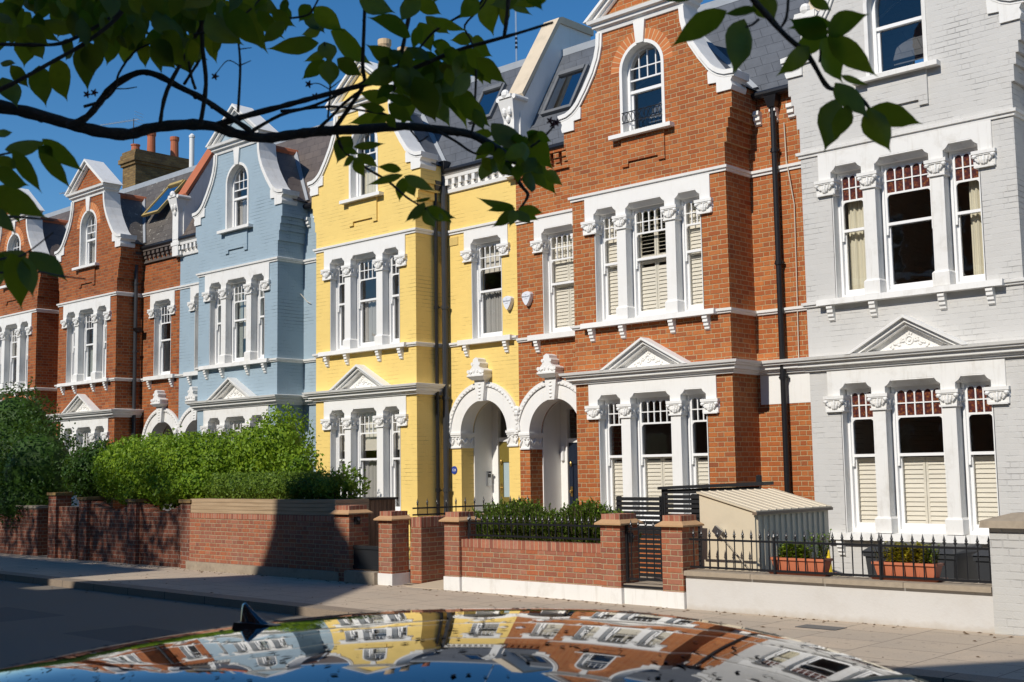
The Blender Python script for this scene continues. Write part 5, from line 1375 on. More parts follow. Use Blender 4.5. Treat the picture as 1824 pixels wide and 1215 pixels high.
shoots('shrub', 'small green shrub behind the path pillar and its railing', -13.35, -12.75, 13.2, 14.2, .3, 1.12, 420, 12, 'box', .06)
def spray(name, label, c, w_, h_, n, L, seed, mat, cat='plant'):
    t = thing(name, label, cat, c, 'plants growing in the troughs'); r = random.Random(seed); mb = MB(); sm = MB()
    for i in range(n):
        b = Vector((r.uniform(-w_, w_) * .8, r.uniform(-.06, .06), 0)); e = b + Vector((r.uniform(-.07, .07), r.uniform(-.08, .05), h_ * r.uniform(.45, 1.0)))
        sm.tube([b, (b + e) / 2 + Vector((.01, 0, 0)), e], .003, 4, caps=False)
        for k in range(16):
            f = .15 + .85 * k / 15; p = b.lerp(e, f); a = r.uniform(0, 6.28)
            d = Vector((math.cos(a), math.sin(a), r.uniform(-.1, .7))).normalized(); nn = Vector((-d.x * .5, -d.y * .5, 1)); nn = (nn - d * nn.dot(d)).normalized()
            add_leaf(mb, p, nn, d, L * r.uniform(.6, 1.2), L * .55)
    mb.build('foliage', M[mat], t, fix=False); sm.build('stem', M['twig'], t, fix=False)
spray('trough_plant', 'low bushy yellow green plant in the left terracotta trough', (-7.16, 12.24, .61), .22, .19, 80, .055, 21, 'lime_leaf')
spray('trough_plant', 'tall thin green plant at the right end of the left terracotta trough', (-6.88, 12.24, .61), .10, .36, 16, .05, 22, 'hedge')
spray('trough_plant', 'golden leaved plant in the middle of the right terracotta trough', (-5.84, 12.24, .61), .24, .23, 110, .05, 23, 'gold_leaf')
spray('trough_plant', 'pale green plant at the right end of the right terracotta trough', (-5.60, 12.24, .61), .08, .22, 20, .04, 24, 'lime_leaf')
spray('trough_plant', 'bare grey lavender stems leaning from the left end of the right trough', (-6.12, 12.24, .61), .08, .24, 12, .018, 25, 'box')
# ------------------------------------------------------------------ parked car (seen from above its roof)
def mk_paint():
    t = NT('black_car_paint'); o = t.obj()
    t.col((0.006, 0.007, 0.010)); t.set(Roughness=0.04, Metallic=0.0)
    t.b.inputs['Coat Weight'].default_value = 1.0; t.b.inputs['Coat Roughness'].default_value = 0.012; t.b.inputs['Coat IOR'].default_value = 1.62
    t.b.inputs['Specular IOR Level'].default_value = 0.5
    q = t.n('ShaderNodeBump'); q.inputs['Strength'].default_value = 0.02; q.inputs['Distance'].default_value = 0.004
    t.l(t.noise(o, 4.0, 2), q.inputs['Height']); t.l(q.outputs[0], t.b.inputs['Coat Normal'])
    return t.mat
M['car'] = mk_paint()
M['car_glass'] = plain('dark_car_glass', (0.008, 0.009, 0.010), 0.03, 0.0, spec=1.0)
M['rubber'] = plain('tyre_rubber', (0.02, 0.02, 0.02), 0.8)
YC = 1.52
ZC = [(-3.62, .80), (-3.4, .92), (-3.2, 1.045), (-3.05, 1.135), (-2.88, 1.19), (-2.75, 1.226), (-2.6, 1.26), (-2.45, 1.291), (-2.27, 1.328), (-2.0, 1.364), (-1.65, 1.386), (-1.44, 1.384), (-1.25, 1.368), (-1.1, 1.343), (-.97, 1.312), (-.6, 1.20), (-.2, 1.06), (.15, .93)]
def zc(x):
    for (a, za), (b, zb) in zip(ZC, ZC[1:]):
        if a <= x <= b: return za + (zb - za) * (x - a) / (b - a)
    return ZC[0][1] if x < ZC[0][0] else ZC[-1][1]
def zs_(x): return sum(zc(x + d) for d in (-.09, -.06, -.03, 0, .03, .06, .09)) / 7
car = thing('parked_car', 'glossy black car parked in the foreground, its roof mirroring the houses', 'car', (-2.1, YC, -.10))
ox, oz = -2.1, -.10
RR = 4.6
def sect(x):
    z0 = zs_(x); belt = .90
    w_ = .66 if z0 > 1.1 else .66 + (1.1 - z0) * .55
    if x < -2.4: w_ -= .30 * min(1, (-2.4 - x) / .8) ** 2
    P = []
    for i in range(-10, 11):
        y = w_ * i / 10; d = abs(y)
        z = z0 - y * y / (2 * RR) - max(0, d - .52) ** 2 * 2.2
        P.append((x - ox, y, max(z, belt - .02) - oz))
    return P
xs = [-3.6 + i * (3.75 / 60) for i in range(61)]
mb = MB(); rows = [sect(x) for x in xs]
n = 21
xr0, xr1 = -2.90, -.98
vs = [p for r_ in rows for p in r_]
fs_r, fs_g = [], []
for i in range(60):
    for j in range(n - 1):
        f = (i * n + j, (i + 1) * n + j, (i + 1) * n + j + 1, i * n + j + 1)
        xm = (xs[i] + xs[i + 1]) / 2
        (fs_r if xr0 < xm < xr1 else fs_g).append(f)
mb.add(vs, fs_r)
roof_o = mb.build('roof', M['car'], car, smooth=True)
rear = [f for f in fs_g if f[0] // n < 30]; front = [f for f in fs_g if f[0] // n >= 30]
for nm, ff in (('rear_window', rear), ('windscreen', front)):
    mb = MB(); mb.add(vs, ff); me_ = mb.build(nm, M['car_glass'], car, smooth=True)
    bm = bmesh.new(); bm.from_mesh(me_.data); bmesh.ops.delete(bm, geom=[v for v in bm.verts if not v.link_faces], context='VERTS'); bm.to_mesh(me_.data); bm.free()
bm = bmesh.new(); bm.from_mesh(roof_o.data); bmesh.ops.delete(bm, geom=[v for v in bm.verts if not v.link_faces], context='VERTS'); bm.to_mesh(roof_o.data); bm.free()
# side glass and roof rails
for k, nm in ((-1, 'side_window'), (1, 'side_window')):
    mb = MB()
    for i in range(8, 54):
        a, b = rows[i][0 if k < 0 else -1], rows[i + 1][0 if k < 0 else -1]
        ca, cb = (a[0], k * .84, .90 - oz), (b[0], k * .84, .90 - oz)
        mb.quad(ca, cb, b, a)
    mb.build(nm, M['car_glass'], car)
    mb = MB(); mb.tube([(rows[i][0 if k < 0 else -1][0], k * (.665), rows[i][0 if k < 0 else -1][2] + .002) for i in range(16, 46)], .012, 6); mb.build('roof_seal', M['black'], car)
# body sides: lofted lower shell
bx = [-3.82, -3.74, -3.55, -3.1, -2.4, -1.6, -.6, .1, .7, .95, 1.05]
bw = [.55, .72, .84, .90, .92, .92, .92, .91, .86, .72, .55]
bt = [.72, .86, .93, .93, .92, .91, .91, .90, .82, .72, .60]
mb = MB(); rings = []
for x, w_, tp in zip(bx, bw, bt):
    rings.append([(x - ox, -w_ * .93, .30), (x - ox, w_ * .93, .30), (x - ox, w_, .62), (x - ox, w_ * .95, tp - oz - .03), (x - ox, w_ * .86, tp - oz), (x - ox, -w_ * .86, tp - oz), (x - ox, -w_ * .95, tp - oz - .03), (x - ox, -w_, .62)])
for a, b in zip(rings, rings[1:]): mb.add(a + b, [(k, (k + 1) % 8, 8 + (k + 1) % 8, 8 + k) for k in range(8)])
mb.add(rings[0], [tuple(range(8))]); mb.add(rings[-1], [tuple(range(8))])
mb.build('body', M['car'], car, smooth=False)
for x in (-2.95, .25):
    for k in (-1, 1):
        mb = MB(); mb.tube([(x - ox, k * .72, .33), (x - ox, k * .935, .33)], .325, 24); wo = mb.build('wheel', M['rubber'], car)
        mb = MB(); mb.tube([(x - ox, k * .93, .33), (x - ox, k * .945, .33)], .21, 20); mb.build('rim', M['steel'], wo)
for k in (-1, 1):
    mb = MB(); mb.blob((.92 - ox, k * .62, .66), (.12, .16, .08)); mb.build('headlight', M['frosted'], car)
    mb = MB(); mb.blob((-3.74 - ox, k * .62, .82), (.08, .18, .07)); mb.build('tail_light', plain('red_lamp_lens', (.4, .01, .01), .2), car)
    mb = MB(); mb.box(-2.2 - ox, -2.0 - ox, k * .90, k * .945, .84, .87) if k > 0 else mb.box(-2.2 - ox, -2.0 - ox, -.945, -.90, .84, .87); mb.build('door_handle', M['car'], car)
    mb = MB(); mb.blob((-.45 - ox, k * 1.0, 1.05), (.08, .11, .07)); mb.build('wing_mirror', M['car'], car)
# shark-fin aerial
fx = -1.98; fz = zs_(fx); fy = -.12
mb = MB(); rings = []
for i in range(13):
    t_ = i / 12; x = -.056 + .116 * t_
    hgt = .040 * min(1, (t_ / .10) ** .5) if t_ < .16 else .040 * max(0.0, 1 - (t_ - .16) / .84) ** 1.75
    wd = .017 * (.45 + .55 * min(1, t_ / .2)) * (1 - t_) ** .45 + .0015
    rings.append([(fx - ox + x - .010 * math.sin(a_ := math.pi * k / 8) * (1 - t_), -wd * math.cos(a_) * (1 - .55 * math.sin(a_)), fz - oz - .006 + (hgt + .006) * math.sin(a_)) for k in range(9)])
for A, B_ in zip(rings, rings[1:]): mb.add(A + B_, [(k, k + 1, 9 + k + 1, 9 + k) for k in range(8)])
mb.add(rings[0], [tuple(range(9))]); mb.add(rings[-1], [tuple(range(9))])
mb.build('aerial_fin', M['car'], car, smooth=True).location.y = fy
mb = MB(); mb.hexa([(fx - ox - .050, -.03, fz - oz - .01), (fx - ox + .062, -.02, fz - oz - .02), (fx - ox + .062, .02, fz - oz - .02), (fx - ox - .050, .03, fz - oz - .01), (fx - ox - .048, -.026, fz - oz + .004), (fx - ox + .058, -.008, fz - oz + .004), (fx - ox + .058, .008, fz - oz + .004), (fx - ox - .048, .026, fz - oz + .004)]); mb.build('aerial_base', M['black'], car).location.y = fy
# seam across the roof front
mb = MB(); mb.tube([(p[0], p[1], p[2] + .0005) for p in sect(-.985)], .004, 5); mb.build('windscreen_seal', M['black'], car)
# fallen bud scales and petals
r = random.Random(5); mb = MB()
for _ in range(900):
    x = r.uniform(-2.85, -.95); y = r.uniform(-.62, .62)
    z = zs_(x) - y * y / (2 * RR) - max(0, abs(y) - .52) ** 2 * 2.2
    c = Vector((x, y + YC, z + .0015)); s_ = r.choice((.0014, .002, .002, .003, .004, .005))
    a = r.uniform(0, 6.28); k = r.uniform(1, 2.4)
    e = Vector((math.cos(a), math.sin(a), 0)); f = Vector((-e.y, e.x, 0))
    up = Vector((0, 0, s_ * r.uniform(.05, .22)))
    mb.add([c - e * s_ * k, c - f * s_, c + e * s_ * k, c + f * s_, c + up], [(0, 1, 4), (1, 2, 4), (2, 3, 4), (3, 0, 4)])
mb.build('fallen_debris', plain('brown_bud_scale', (.05, .03, .02), .8, .3), kind='stuff', fix=False)

# ------------------------------------------------------------------ cherry tree overhanging the pavement
tree = thing('cherry_tree', 'cherry tree reaching dark leafy branches across the top of the view', 'tree', (-4.1, 1.0, 0))
TL = Vector(tree.location)
M['bark'] = plain('dark_cherry_bark', (0.10, 0.078, 0.062), 0.8, 0.45, 40.0, bump=1.0)
def mk_cherry():
    t = NT('cherry_leaf'); g = t.n('ShaderNodeNewGeometry')
    c = t.ramp(g.outputs['Random Per Island'], [(0.0, (0.05, 0.09, 0.012)), (0.5, (0.13, 0.19, 0.015)), (0.93, (0.26, 0.32, 0.02)), (1.0, (0.22, 0.13, 0.02))])
    o = t.obj(); c = t.mix(t.ramp(t.noise(o, 60, 4), [(.35, 0.), (.8, .5)]), c, (0.03, 0.05, 0.012))
    t.col(c); t.set(Roughness=0.38); t.b.inputs['Specular IOR Level'].default_value = 0.45
    tr = t.n('ShaderNodeBsdfTranslucent'); t.l(t.mix(0.6, c, (0.36, 0.44, 0.012)), tr.inputs[0])
    mx = t.n('ShaderNodeMixShader'); mx.inputs[0].default_value = 0.48
    t.l(t.b.outputs[0], mx.inputs[1]); t.l(tr.outputs[0], mx.inputs[2]); t.l(mx.outputs[0], t.out.inputs[0])
    t.bump(t.noise(o, 220, 3), .25, .001)
    return t.mat
M['cherry'] = mk_cherry()
def polyline(pts, d0, d1, rng=None):
    out = []; n = len(pts)
    for i, (x, y) in enumerate(pts): out.append(px(x, y, d0 + (d1 - d0) * i / max(1, n - 1)))
    return out
def smooth_path(P, k=4):
    out = []
    for i in range(len(P) - 1):
        a, b, c, d = P[max(0, i - 1)], P[i], P[i + 1], P[min(len(P) - 1, i + 2)]
        for j in range(k):
            t = j / k
            out.append(.5 * ((2 * b) + (c - a) * t + (2 * a - 5 * b + 4 * c - d) * t * t + (3 * b - a - 3 * c + d) * t ** 3))
    return out + [P[-1]]
def branch(pts, r0, r1, d0, d1, par, lead=None, knots=True):
    """pixel radius r0..r1 at depth d0..d1"""
    P = smooth_path(polyline(pts, d0, d1)); n = len(P); rr = random.Random(len(pts) * 7 + int(r0 * 10))
    rad = [(r0 + (r1 - r0) * i / (n - 1)) * (d0 + (d1 - d0) * i / (n - 1)) / FPX * (1 + (rr.uniform(-.12, .16) if knots else 0)) for i in range(n)]
    if lead:
        L = [Vector(q) for q, _ in lead]; P = smooth_path(L + [P[0]], 4)[:-1] + P
        rad = [lead[0][1] + (rad[0] - lead[0][1]) * i / (len(P) - n) for i in range(len(P) - n)] + rad
    mb = MB(); mb.tube([p - TL for p in P], rad, 9)
    if knots:
        for i in range(3, n, 3):
            q = P[len(P) - n + i] - TL; mb.blob(q + Vector((rr.uniform(-1, 1), 0, rr.uniform(-1, 1))) * rad[-1] * .7, tuple([rad[len(rad) - n + i] * .75] * 3), 6, 4)
    return mb.build('branch', M['bark'], par, smooth=True, fix=False)
mb = MB(); mb.tube([Vector(q) - TL for q in ((-4.1, 1.0, -.05), (-4.12, 1.02, .5), (-4.08, .98, 1.3), (-4.05, 1.0, 2.0), (-4.0, 1.05, 2.45))], [.17, .13, .12, .12, .115], 14); trunk = mb.build('trunk', M['bark'], tree, smooth=True)
FORK = ((-4.0, 1.05, 2.4), .085)
mb = MB(); mb.tube([Vector(q) - TL for q in ((-4.0, 1.05, 2.4), (-3.6, .8, 3.0), (-3.0, .5, 3.6), (-2.2, .25, 4.1), (-1.3, .1, 4.3), (-.3, .3, 4.0), (.1, .6, 3.6))], [.10, .085, .07, .055, .04, .03, .02], 10); mb.build('branch', M['bark'], tree, smooth=True)
branch([(-60, 182), (0, 190), (60, 203), (120, 220), (180, 235), (230, 239), (270, 228), (330, 222), (380, 225), (420, 238), (470, 246), (520, 240), (560, 235), (600, 232), (650, 230), (720, 225), (790, 232), (840, 240), (880, 262), (920, 288)], 11.5, 6.5, 2.5, 2.45, tree, [FORK, ((-3.4, 1.0, 2.5), .04)])
BR = [([(120, 224), (150, 212), (172, 190), (200, 155), (245, 130), (280, 134), (320, 155), (360, 175), (400, 202), (445, 232)], 6.5, 5, 2.48, 2.45),
 ([(380, 224), (440, 206), (500, 190), (560, 174), (640, 153), (700, 138), (760, 112), (820, 88), (870, 74), (920, 60), (985, 40)], 5.5, 2.6, 2.48, 2.2),
 ([(445, 236), (500, 205), (560, 188), (620, 160), (680, 130), (735, 108)], 3.4, 2, 2.46, 2.4), ([(500, 198), (590, 190), (640, 196), (690, 204)], 2.6, 1.6, 2.45, 2.4),
 ([(285, 222), (298, 160), (345, 72), (365, 30), (385, -30)], 3.6, 3, 2.44, 2.3), ([(357, 222), (367, 150), (361, 85), (358, 10), (362, -40)], 4.2, 3.4, 2.44, 2.3), ([(424, 200), (428, 120), (424, 68)], 2.6, 2.0, 2.44, 2.4),
 ([(328, 150), (342, 128), (355, 108)], 3, 2, 2.44, 2.4), ([(348, 158), (342, 140), (336, 110)], 3, 2, 2.44, 2.4),
 ([(652, -40), (648, 60), (646, 120), (648, 150), (620, 195), (588, 240)], 3.0, 4.0, 2.3, 2.46), ([(740, -30), (722, 62), (708, 132), (702, 160)], 3.6, 3.2, 2.3, 2.4), ([(584, 210), (588, 150), (578, 75)], 2.0, 1.4, 2.4, 2.38),
 ([(555, 240), (588, 210), (612, 185), (644, 160)], 3, 2.4, 2.45, 2.4), ([(-60, 80), (0, 79), (60, 80), (110, 77), (160, 54), (200, 30), (260, -12)], 3.4, 3.2, 2.3, 2.25), ([(-50, 180), (0, 160), (40, 140), (90, 112), (150, 78), (200, 40), (225, 10), (250, -30)], 4, 3.2, 2.3, 2.2),
 ([(-60, 385), (0, 386), (50, 388), (96, 393)], 3.2, 1.4, 1.9, 2.0), ([(-60, 490), (0, 462), (40, 455), (95, 414)], 2.4, 1.3, 1.9, 1.95), ([(-40, 488), (60, 484), (110, 492), (152, 497)], 2.2, 1.2, 1.9, 2.0), ([(-50, 285), (20, 272), (70, 262), (100, 275)], 2.2, 1.2, 2.1, 2.15),
 ([(880, 262), (905, 292), (928, 330), (940, 345), (936, 358), (924, 374)], 4.5, 2, 2.45, 2.45), ([(780, 234), (812, 252), (835, 268), (852, 274), (872, 268)], 2.6, 1.8, 2.45, 2.42), ([(600, 238), (612, 268), (650, 298), (690, 322), (725, 352), (760, 373)], 2.6, 1.8, 2.45, 2.4),
 ([(908, -30), (902, 40), (897, 68)], 3.8, 3.2, 2.2, 2.24), ([(844, 92), (848, 130), (846, 185), (848, 205), (840, 236)], 2.0, 2.4, 2.4, 2.44), ([(945, 262), (968, 245), (986, 225)], 2.2, 1.6, 2.4, 2.38), ([(728, 228), (742, 245), (748, 252), (762, 243)], 1.8, 1.2, 2.44, 2.42),
 ([(345, 62), (390, 50), (440, 22), (470, -10)], 2.2, 1.6, 2.3, 2.25), ([(500, 34), (545, 28), (560, 12), (575, -20)], 1.8, 1.8, 2.35, 2.3), ([(150, 190), (185, 178), (205, 158), (212, 130), (240, 92), (275, 75)], 2.6, 1.6, 2.46, 2.4), ([(205, 158), (225, 158), (244, 155)], 1.2, .8, 2.44, 2.44), ([(425, 116), (405, 108), (385, 131)], 1.1, .7, 2.42, 2.42), ([(425, 118), (447, 108)], 1.1, .7, 2.42, 2.42), ([(424, 88), (448, 85)], 1.1, .7, 2.42, 2.42), ([(424, 70), (394, 62)], 1.2, .7, 2.42, 2.42), ([(588, 160), (568, 149), (552, 150)], 1.1, .7, 2.4, 2.4), ([(588, 158), (608, 142)], 1.1, .7, 2.4, 2.4),
 ([(848, 100), (838, 70), (828, 45), (860, 10), (880, -30)], 1.6, 1.8, 2.4, 2.3), ([(748, 85), (775, 55), (820, 28), (855, 6), (870, -25)], 2.0, 2.4, 2.4, 2.3)]
for pts, r0, r1, d0, d1 in BR: branch(pts, r0, r1, d0, d1, tree)
BRR = [([(1310, -60), (1335, -10), (1362, 22), (1400, 64), (1440, 100), (1470, 150), (1488, 160), (1528, 170), (1552, 198)], 6.5, 3.0, 1.75, 1.8), ([(1400, -50), (1404, -8), (1401, 30), (1393, 46)], 3, 2.4, 1.75, 1.77), ([(1352, 34), (1340, 44), (1328, 48)], 2.6, 1.8, 1.75, 1.75), ([(1460, 110), (1463, 85), (1470, 62)], 2.4, 1.6, 1.78, 1.8)]
for i, (pts, r0, r1, d0, d1) in enumerate(BRR): branch(pts, r0, r1, d0, d1, tree, [((-.3, .3, 4.0), .03), ((.05, .55, 3.4), .02)] if i == 0 else None)

def cherry_leaf(mb, a, b, hw, r, tilt):
    """leaf from base a to tip b (world), half width hw"""
    d = b - a; L = d.length; e = d.normalized()
    view = ((a + b) / 2 - Vector((0, 0, HC))).normalized()
    s_ = e.cross(view).normalized(); n = s_.cross(e).normalized()
    s_, n = (s_ * math.cos(tilt) + n * math.sin(tilt)), (n * math.cos(tilt) - s_ * math.sin(tilt))
    hw = hw / max(.5, math.cos(tilt))
    prof = [(0.0, .0), (.05, .28), (.14, .66), (.26, .93), (.40, 1.0), (.54, .90), (.67, .66), (.78, .37), (.86, .16), (.92, .06), (1.0, .0)]
    bend = r.uniform(-.10, .10); fold = r.uniform(.05, .3)
    vs = []
    for t, w_ in prof:
        c = a + e * L * t + n * L * bend * math.sin(math.pi * t) * 1.0
        wv = 1 + r.uniform(-.05, .05)
        vs += [c + s_ * hw * w_ * wv + n * hw * fold * w_, c, c - s_ * hw * w_ / wv + n * hw * fold * w_]
    fs = []
    for i in range(len(prof) - 1):
        k = i * 3
        fs += [(k, k + 3, k + 4, k + 1), (k + 1, k + 4, k + 5, k + 2)]
    mb.add([q - TL for q in vs], fs)
LV = [(40,18,-25,50,26),(12,10,5,68,14),(52,14,98,-8,14),(163,36,75,17,14),(135,52,54,37,13),(48,46,107,75,10),(42,54,10,74,13),(52,60,76,104,14),(47,62,43,118,19),(165,25,132,-8,14),(172,24,205,-12,16),(190,40,268,60,21),(160,40,133,62,10),(165,40,195,55,10),(128,72,118,107,11),(160,78,167,132,21),(145,80,156,160,17),(95,108,119,178,19),(70,120,82,188,20),(5,140,30,190,18),(205,68,191,115,15),(185,65,172,108,12),(225,70,223,116,14),(252,72,259,120,12),(272,80,288,132,11),(20,118,50,155,12),(2,112,28,113,6),(262,-10,300,60,24),
 (255,-15,292,45,24),(300,-10,350,65,24),(315,-12,370,24,16),(278,62,366,105,26),(270,75,312,122,20),(318,100,337,130,14),(372,60,386,112,12),(352,40,368,80,13),(372,25,432,78,24),(392,5,440,45,16),(420,5,475,92,20),(440,10,505,68,16),(440,-8,502,30,14),(564,77,478,87,15),(400,15,465,85,22),(330,20,380,60,18),(280,20,330,70,18),(290,60,330,118,20),(345,70,352,118,14),(240,15,262,60,16),(225,20,245,75,14),
 (552,10,533,38,13),(560,15,610,55,17),(550,22,578,58,13),(570,52,538,62,10),(592,58,662,114,18),(582,92,542,110,8),(578,76,590,112,16),(576,108,539,140,12),(585,108,588,154,18),(602,106,644,135,14),(728,64,657,32,15),(706,112,653,80,15),(742,0,785,25,14),(748,42,768,92,17),(748,48,735,88,10),(760,30,800,60,11),(772,75,806,92,10),(708,125,645,150,16),(690,178,640,165,12),(735,182,680,168,9),(684,196,636,186,8),(688,205,622,220,11),(688,205,655,232,10),(690,205,705,228,9),(735,160,715,226,14),
 (745,100,815,205,26),(790,115,830,225,24),(740,140,775,215,26),(745,150,700,165,14),(820,175,872,225,17),(845,195,862,232,10),(850,-2,818,32,16),(868,-10,879,62,20),(895,-5,900,52,10),(905,-12,947,26,10),(770,35,832,55,9),(842,68,803,72,11),(840,72,876,100,13),(836,106,793,143,15),(842,100,860,150,12),(850,105,901,148,14),(855,112,874,150,12),(838,90,795,100,8),
 (745,110,790,160,20),(760,150,800,225,20),(700,130,745,180,15),(720,120,770,190,20),(800,150,850,215,16),
 (625,245,601,290,16),(632,262,685,256,7),(612,265,640,275,6),(638,275,673,298,9),(630,280,612,297,6),(632,282,650,315,11),(713,302,672,297,8),(715,312,655,330,7),(718,318,712,358,10),(722,318,739,350,11),(722,315,774,340,10),(766,352,735,358,3),(755,362,722,395,8),(757,368,735,393,6),(760,370,775,405,13),(762,370,811,388,12),(765,370,805,396,9),(785,380,785,395,4),
 (878,222,942,272,18),(885,230,915,265,13),(875,240,845,235,8),(945,238,985,300,22),(935,245,960,312,18),(955,300,990,346,14),(975,305,1002,330,10),(945,308,948,343,11),(950,308,975,335,10),(875,262,846,286,9),(890,272,890,308,8),(905,255,950,300,18),(900,265,935,300,14),(970,255,932,250,8),(912,366,851,352,7),(916,372,868,376,7),(915,375,877,404,10),(918,376,908,404,9),(922,375,945,398,10),(925,372,967,380,10),(925,374,958,392,9)]
LG = [(-8,240,22,236,7),(12,266,85,252,13),(78,250,148,305,14),(70,267,124,334,13),(24,270,73,342,13),(-5,280,30,300,12),(-10,310,50,330,16),(-10,335,82,388,20),(8,345,35,398,12),(-8,370,28,415,12),(-5,340,8,390,10),(55,450,118,500,18),(45,455,-20,452,12),(20,455,38,548,24),(45,460,58,528,16),(5,455,-5,520,16),(70,262,95,280,9)]
LH = [(1290,22,1198,82,22),(1325,38,1306,130,26),(1320,60,1310,128,15),(1345,20,1290,25,8),(1350,-8,1380,36,22),(1478,42,1405,50,14),(1470,65,1408,35,20),(1476,58,1546,26,20),(1440,85,1384,134,16),(1465,70,1500,145,25),(1478,66,1560,134,22),(1462,65,1415,95,18),(1490,180,1469,268,26),(1510,190,1486,250,16),(1490,150,1545,210,18),(1548,195,1585,268,24),(1552,195,1640,220,20),(1500,135,1548,152,6),(1440,-10,1480,18,10)]
r = random.Random(3)
for _ in range(120):
    x, y = r.uniform(-10, 510), r.uniform(-25, 100) * (1 - .3 * r.random())
    if 395 < x and y > 60: continue
    a = r.uniform(.5, 2.7); L = r.uniform(30, 54)
    LV.append((x, y - 15, x + math.cos(a) * L, y - 15 + math.sin(a) * L, L * .24))
for _ in range(40):
    x, y = r.uniform(690, 840), r.uniform(80, 190)
    a = r.uniform(.2, 2.6); L = r.uniform(34, 56)
    LV.append((x, y, x + math.cos(a) * L, y + math.sin(a) * L * .9, L * .25))
for _ in range(26):
    x, y = r.uniform(855, 960), r.uniform(235, 300)
    a = r.uniform(.2, 2.6); L = r.uniform(30, 50)
    LV.append((x, y, x + math.cos(a) * L, y + math.sin(a) * L * .8, L * .26))
LA = []          # more leaves above the frame, so the crown goes on
for _ in range(170):
    x, y = r.uniform(-250, 1000), r.uniform(-330, -8)
    a = r.uniform(.3, 2.8); L = r.uniform(45, 85)
    LA.append((x, y, x + math.cos(a) * L, y + math.sin(a) * L * .8, L * .24))
for _ in range(50):
    x, y = r.uniform(1180, 1600), r.uniform(-350, -30)
    a = r.uniform(.3, 2.8); L = r.uniform(70, 110)
    LA.append((x, y, x + math.cos(a) * L, min(-6, y + math.sin(a) * L * .8), L * .24))
for lst, d, sp in ((LV, 2.38, .14), (LG, 1.95, .08), (LH, 1.77, .05), (LA, 2.1, .35)):
    mb = MB()
    for x0, y0, x1, y1, hw in lst:
        dd = d + r.uniform(-sp, sp)
        a, b = px(x0, y0, dd), px(x1, y1, dd + r.uniform(-.03, .03))
        a, b = a + (a - b) * .05, b + (b - a) * .06
        cherry_leaf(mb, a, b, hw * (1.06 if hw < 21 else .98) * dd / FPX, r, r.uniform(-.85, .85))
    mb.build('foliage', M['cherry'], tree, smooth=True, fix=False)
# spent flower stalks
M['calyx'] = plain('dull_red_calyx', (.12, .03, .03), .8)
for x0, y0 in ((155, 168), (168, 165), (383, 136), (550, 150), (562, 172), (985, 222), (980, 215), (992, 218)):
    mb = MB()
    for k in range(5):
        a = k * 1.26; p, q = px(x0, y0, 2.4), px(x0 + 7 * math.cos(a), y0 + 7 * math.sin(a), 2.4)
        mb.tube([p - TL, q - TL], [.003, .0012], 4)
    mb.build('spent_flower', M['calyx'], tree, fix=False)

# ------------------------------------------------------------------ the other side of the street, behind the camera
def mansion(X, w_, label, zeave, top, mat):
    """tall brick house facing +y, with a shaped gable"""
    t = thing('tall_house', label, 'house', (X, -4.6, 0), 'tall brick houses behind the camera')
    h2 = w_ / 2
    P = [(-h2, -.5), (h2, -.5), (h2, zeave)]
    if top: P += [(a + top[0], b) for a, b in top[1]]
    P += [(-h2, zeave)]
    holes = []
    for lv in range(3):
        for x in (-h2 * .55, 0, h2 * .55): holes.append([(x - .5, 1.0 + lv * 3.3), (x + .5, 1.0 + lv * 3.3), (x + .5, 2.9 + lv * 3.3), (x - .5, 2.9 + lv * 3.3)])
    mb = MB(); mb.plate(P, holes, -.3, 0.0); mb.box(-h2, h2, -8, -7.8, -.5, zeave - .3); mb.box(-h2, -h2 + .1, -7.8, -.3, -.5, zeave - .3); mb.box(h2 - .1, h2, -7.8, -.3, -.5, zeave - .3)
    for z in (0, 3.2, 6.5, 9.7): mb.box(-h2 + .1, h2 - .1, -7.8, -.31, z, z + .1)
    mb.build('wall', M[mat], t)
    mb = MB()
    for z in (.85, 4.15, 7.45, zeave - .3): mb.box(-h2, h2, 0, .12, z, z + .13)
    mb.build('string_course', M['white_old'], t)
    for hl in holes:
        (a, z0), (b, _), (_, z1), _ = hl
        mb = MB(); mb.box(a, a + .07, -.2, -.1, z0, z1); mb.box(b - .07, b, -.2, -.1, z0, z1); mb.box(a, b, -.201, -.101, z1 - .07, z1); mb.box(a, b, -.201, -.101, z0, z0 + .09); mb.box(a, b, -.199, -.12, (z0 + z1) / 2 - .03, (z0 + z1) / 2 + .03)
        wo = mb.build('window', M['gloss'], t)
        mb = MB(); mb.quad((b, -.16, z0), (a, -.16, z0), (a, -.16, z1), (b, -.16, z1)); mb.build('glass', M['glass'], wo, fix=False)
    mb = MB(); mb.add([(-h2, -.31, zeave - .1), (h2, -.31, zeave - .1), (h2, -3.6, zeave + 1.6), (-h2, -3.6, zeave + 1.6), (h2, -8, zeave - .2), (-h2, -8, zeave - .2)], [(0, 1, 2, 3), (3, 2, 4, 5)]); mb.build('roof', M['slate'], t, fix=False)
    return t
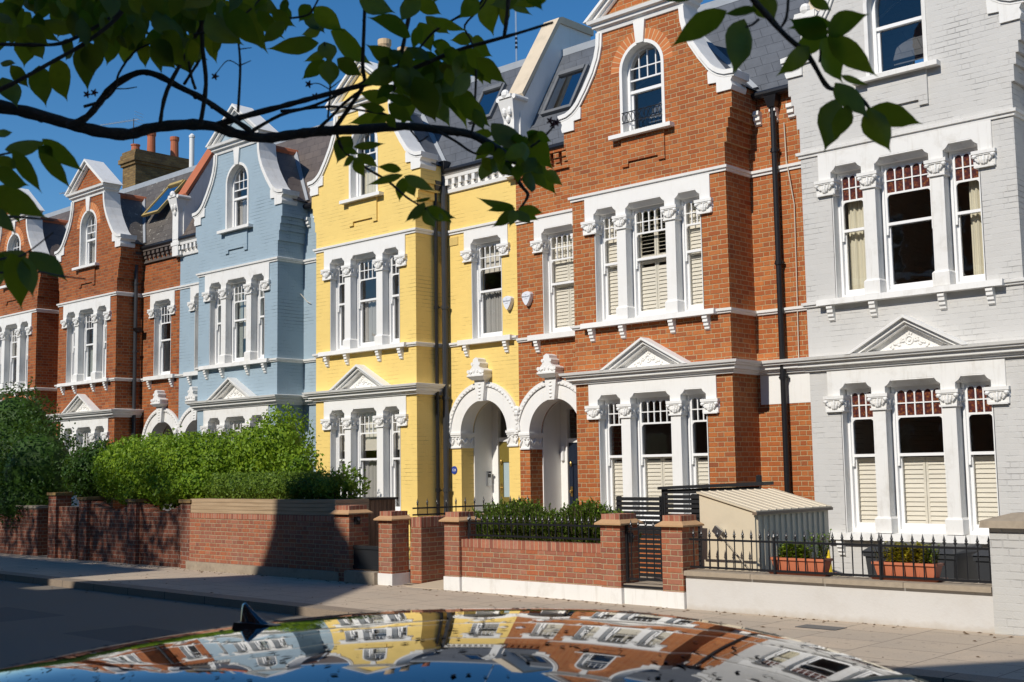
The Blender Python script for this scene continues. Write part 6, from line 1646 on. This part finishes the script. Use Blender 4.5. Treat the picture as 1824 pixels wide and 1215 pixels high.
GB = [(3.35, 11.0), (3.3, 11.6), (2.2, 12.9), (1.4, 13.9), (.85, 14.4), (.78, 15.2), (0, 15.9), (-.78, 15.2), (-.85, 14.3), (-1.35, 13.35), (-1.5, 13.0), (-2.75, 11.45), (-2.9, 11.0)]
mansion(-34.0, 10.0, 'tall brick house across the road opposite the far-left houses', 13.2, None, 'brick_old')
mansion(-24.0, 10.0, 'tall brick house across the road opposite the dark red house', 13.2, None, 'brick_dark')
mansion(-15.5, 6.98, 'tall brick house with a shaped gable opposite the yellow house', 11.0, (.05, GB), 'brick_old')
mansion(-8.2, 7.58, 'tall brick house opposite the red brick house', 10.2, None, 'brick_dark')
mansion(-.65, 7.48, 'tall brick house with a shaped gable behind the camera', 10.3, (-.85, [(a * 1.05, b) for a, b in GB]), 'brick_old')
mansion(7.5, 8.78, 'tall brick house across the road to the right of the camera', 11.0, None, 'brick_dark')
def street_tree(x, y, h_, cr, label, n, seed):
    t = thing('street_tree', label, 'tree', (x, y, 0), 'street trees on the near pavement')
    r = random.Random(seed); mb = MB(); mb.tube([(0, 0, -.1), (.05, 0, 1.5), (0, .1, h_ * .5), (.1, 0, h_ * .8)], [.17, .13, .10, .05], 10)
    bl = []
    for i in range(9):
        a = i * 2.4; q = Vector((math.cos(a) * cr * r.uniform(.3, .8), math.sin(a) * cr * r.uniform(.3, .7), h_ * r.uniform(.55, .95)))
        mb.tube([(0, 0, h_ * .42), (q.x * .5, q.y * .5, q.z * .8), q], [.06, .035, .015], 6)
        bl.append((tuple(q), (cr * .48, cr * .45, cr * .40)))
    mb.build('trunk', M['bark'], t, smooth=True, fix=False)
    mb = MB(); clump(mb, bl, n, .16, seed, thin=.9); mb.build('crown', M['hedge_dark'], t, fix=False)
street_tree(-21.6, 1.0, 11.3, 2.1, 'leafy street tree across the road opposite the bright hedge', 13000, 41)
street_tree(-25.0, .8, 11.3, 2.4, 'leafy street tree across the road opposite the old brick gate pier', 13000, 42)
street_tree(-28.8, .8, 11.4, 2.5, 'leafy street tree across the road opposite the tall dark bush', 13000, 43)
street_tree(-33.0, .8, 11.4, 2.5, 'leafy street tree across the road opposite the far-left houses', 7000, 44)
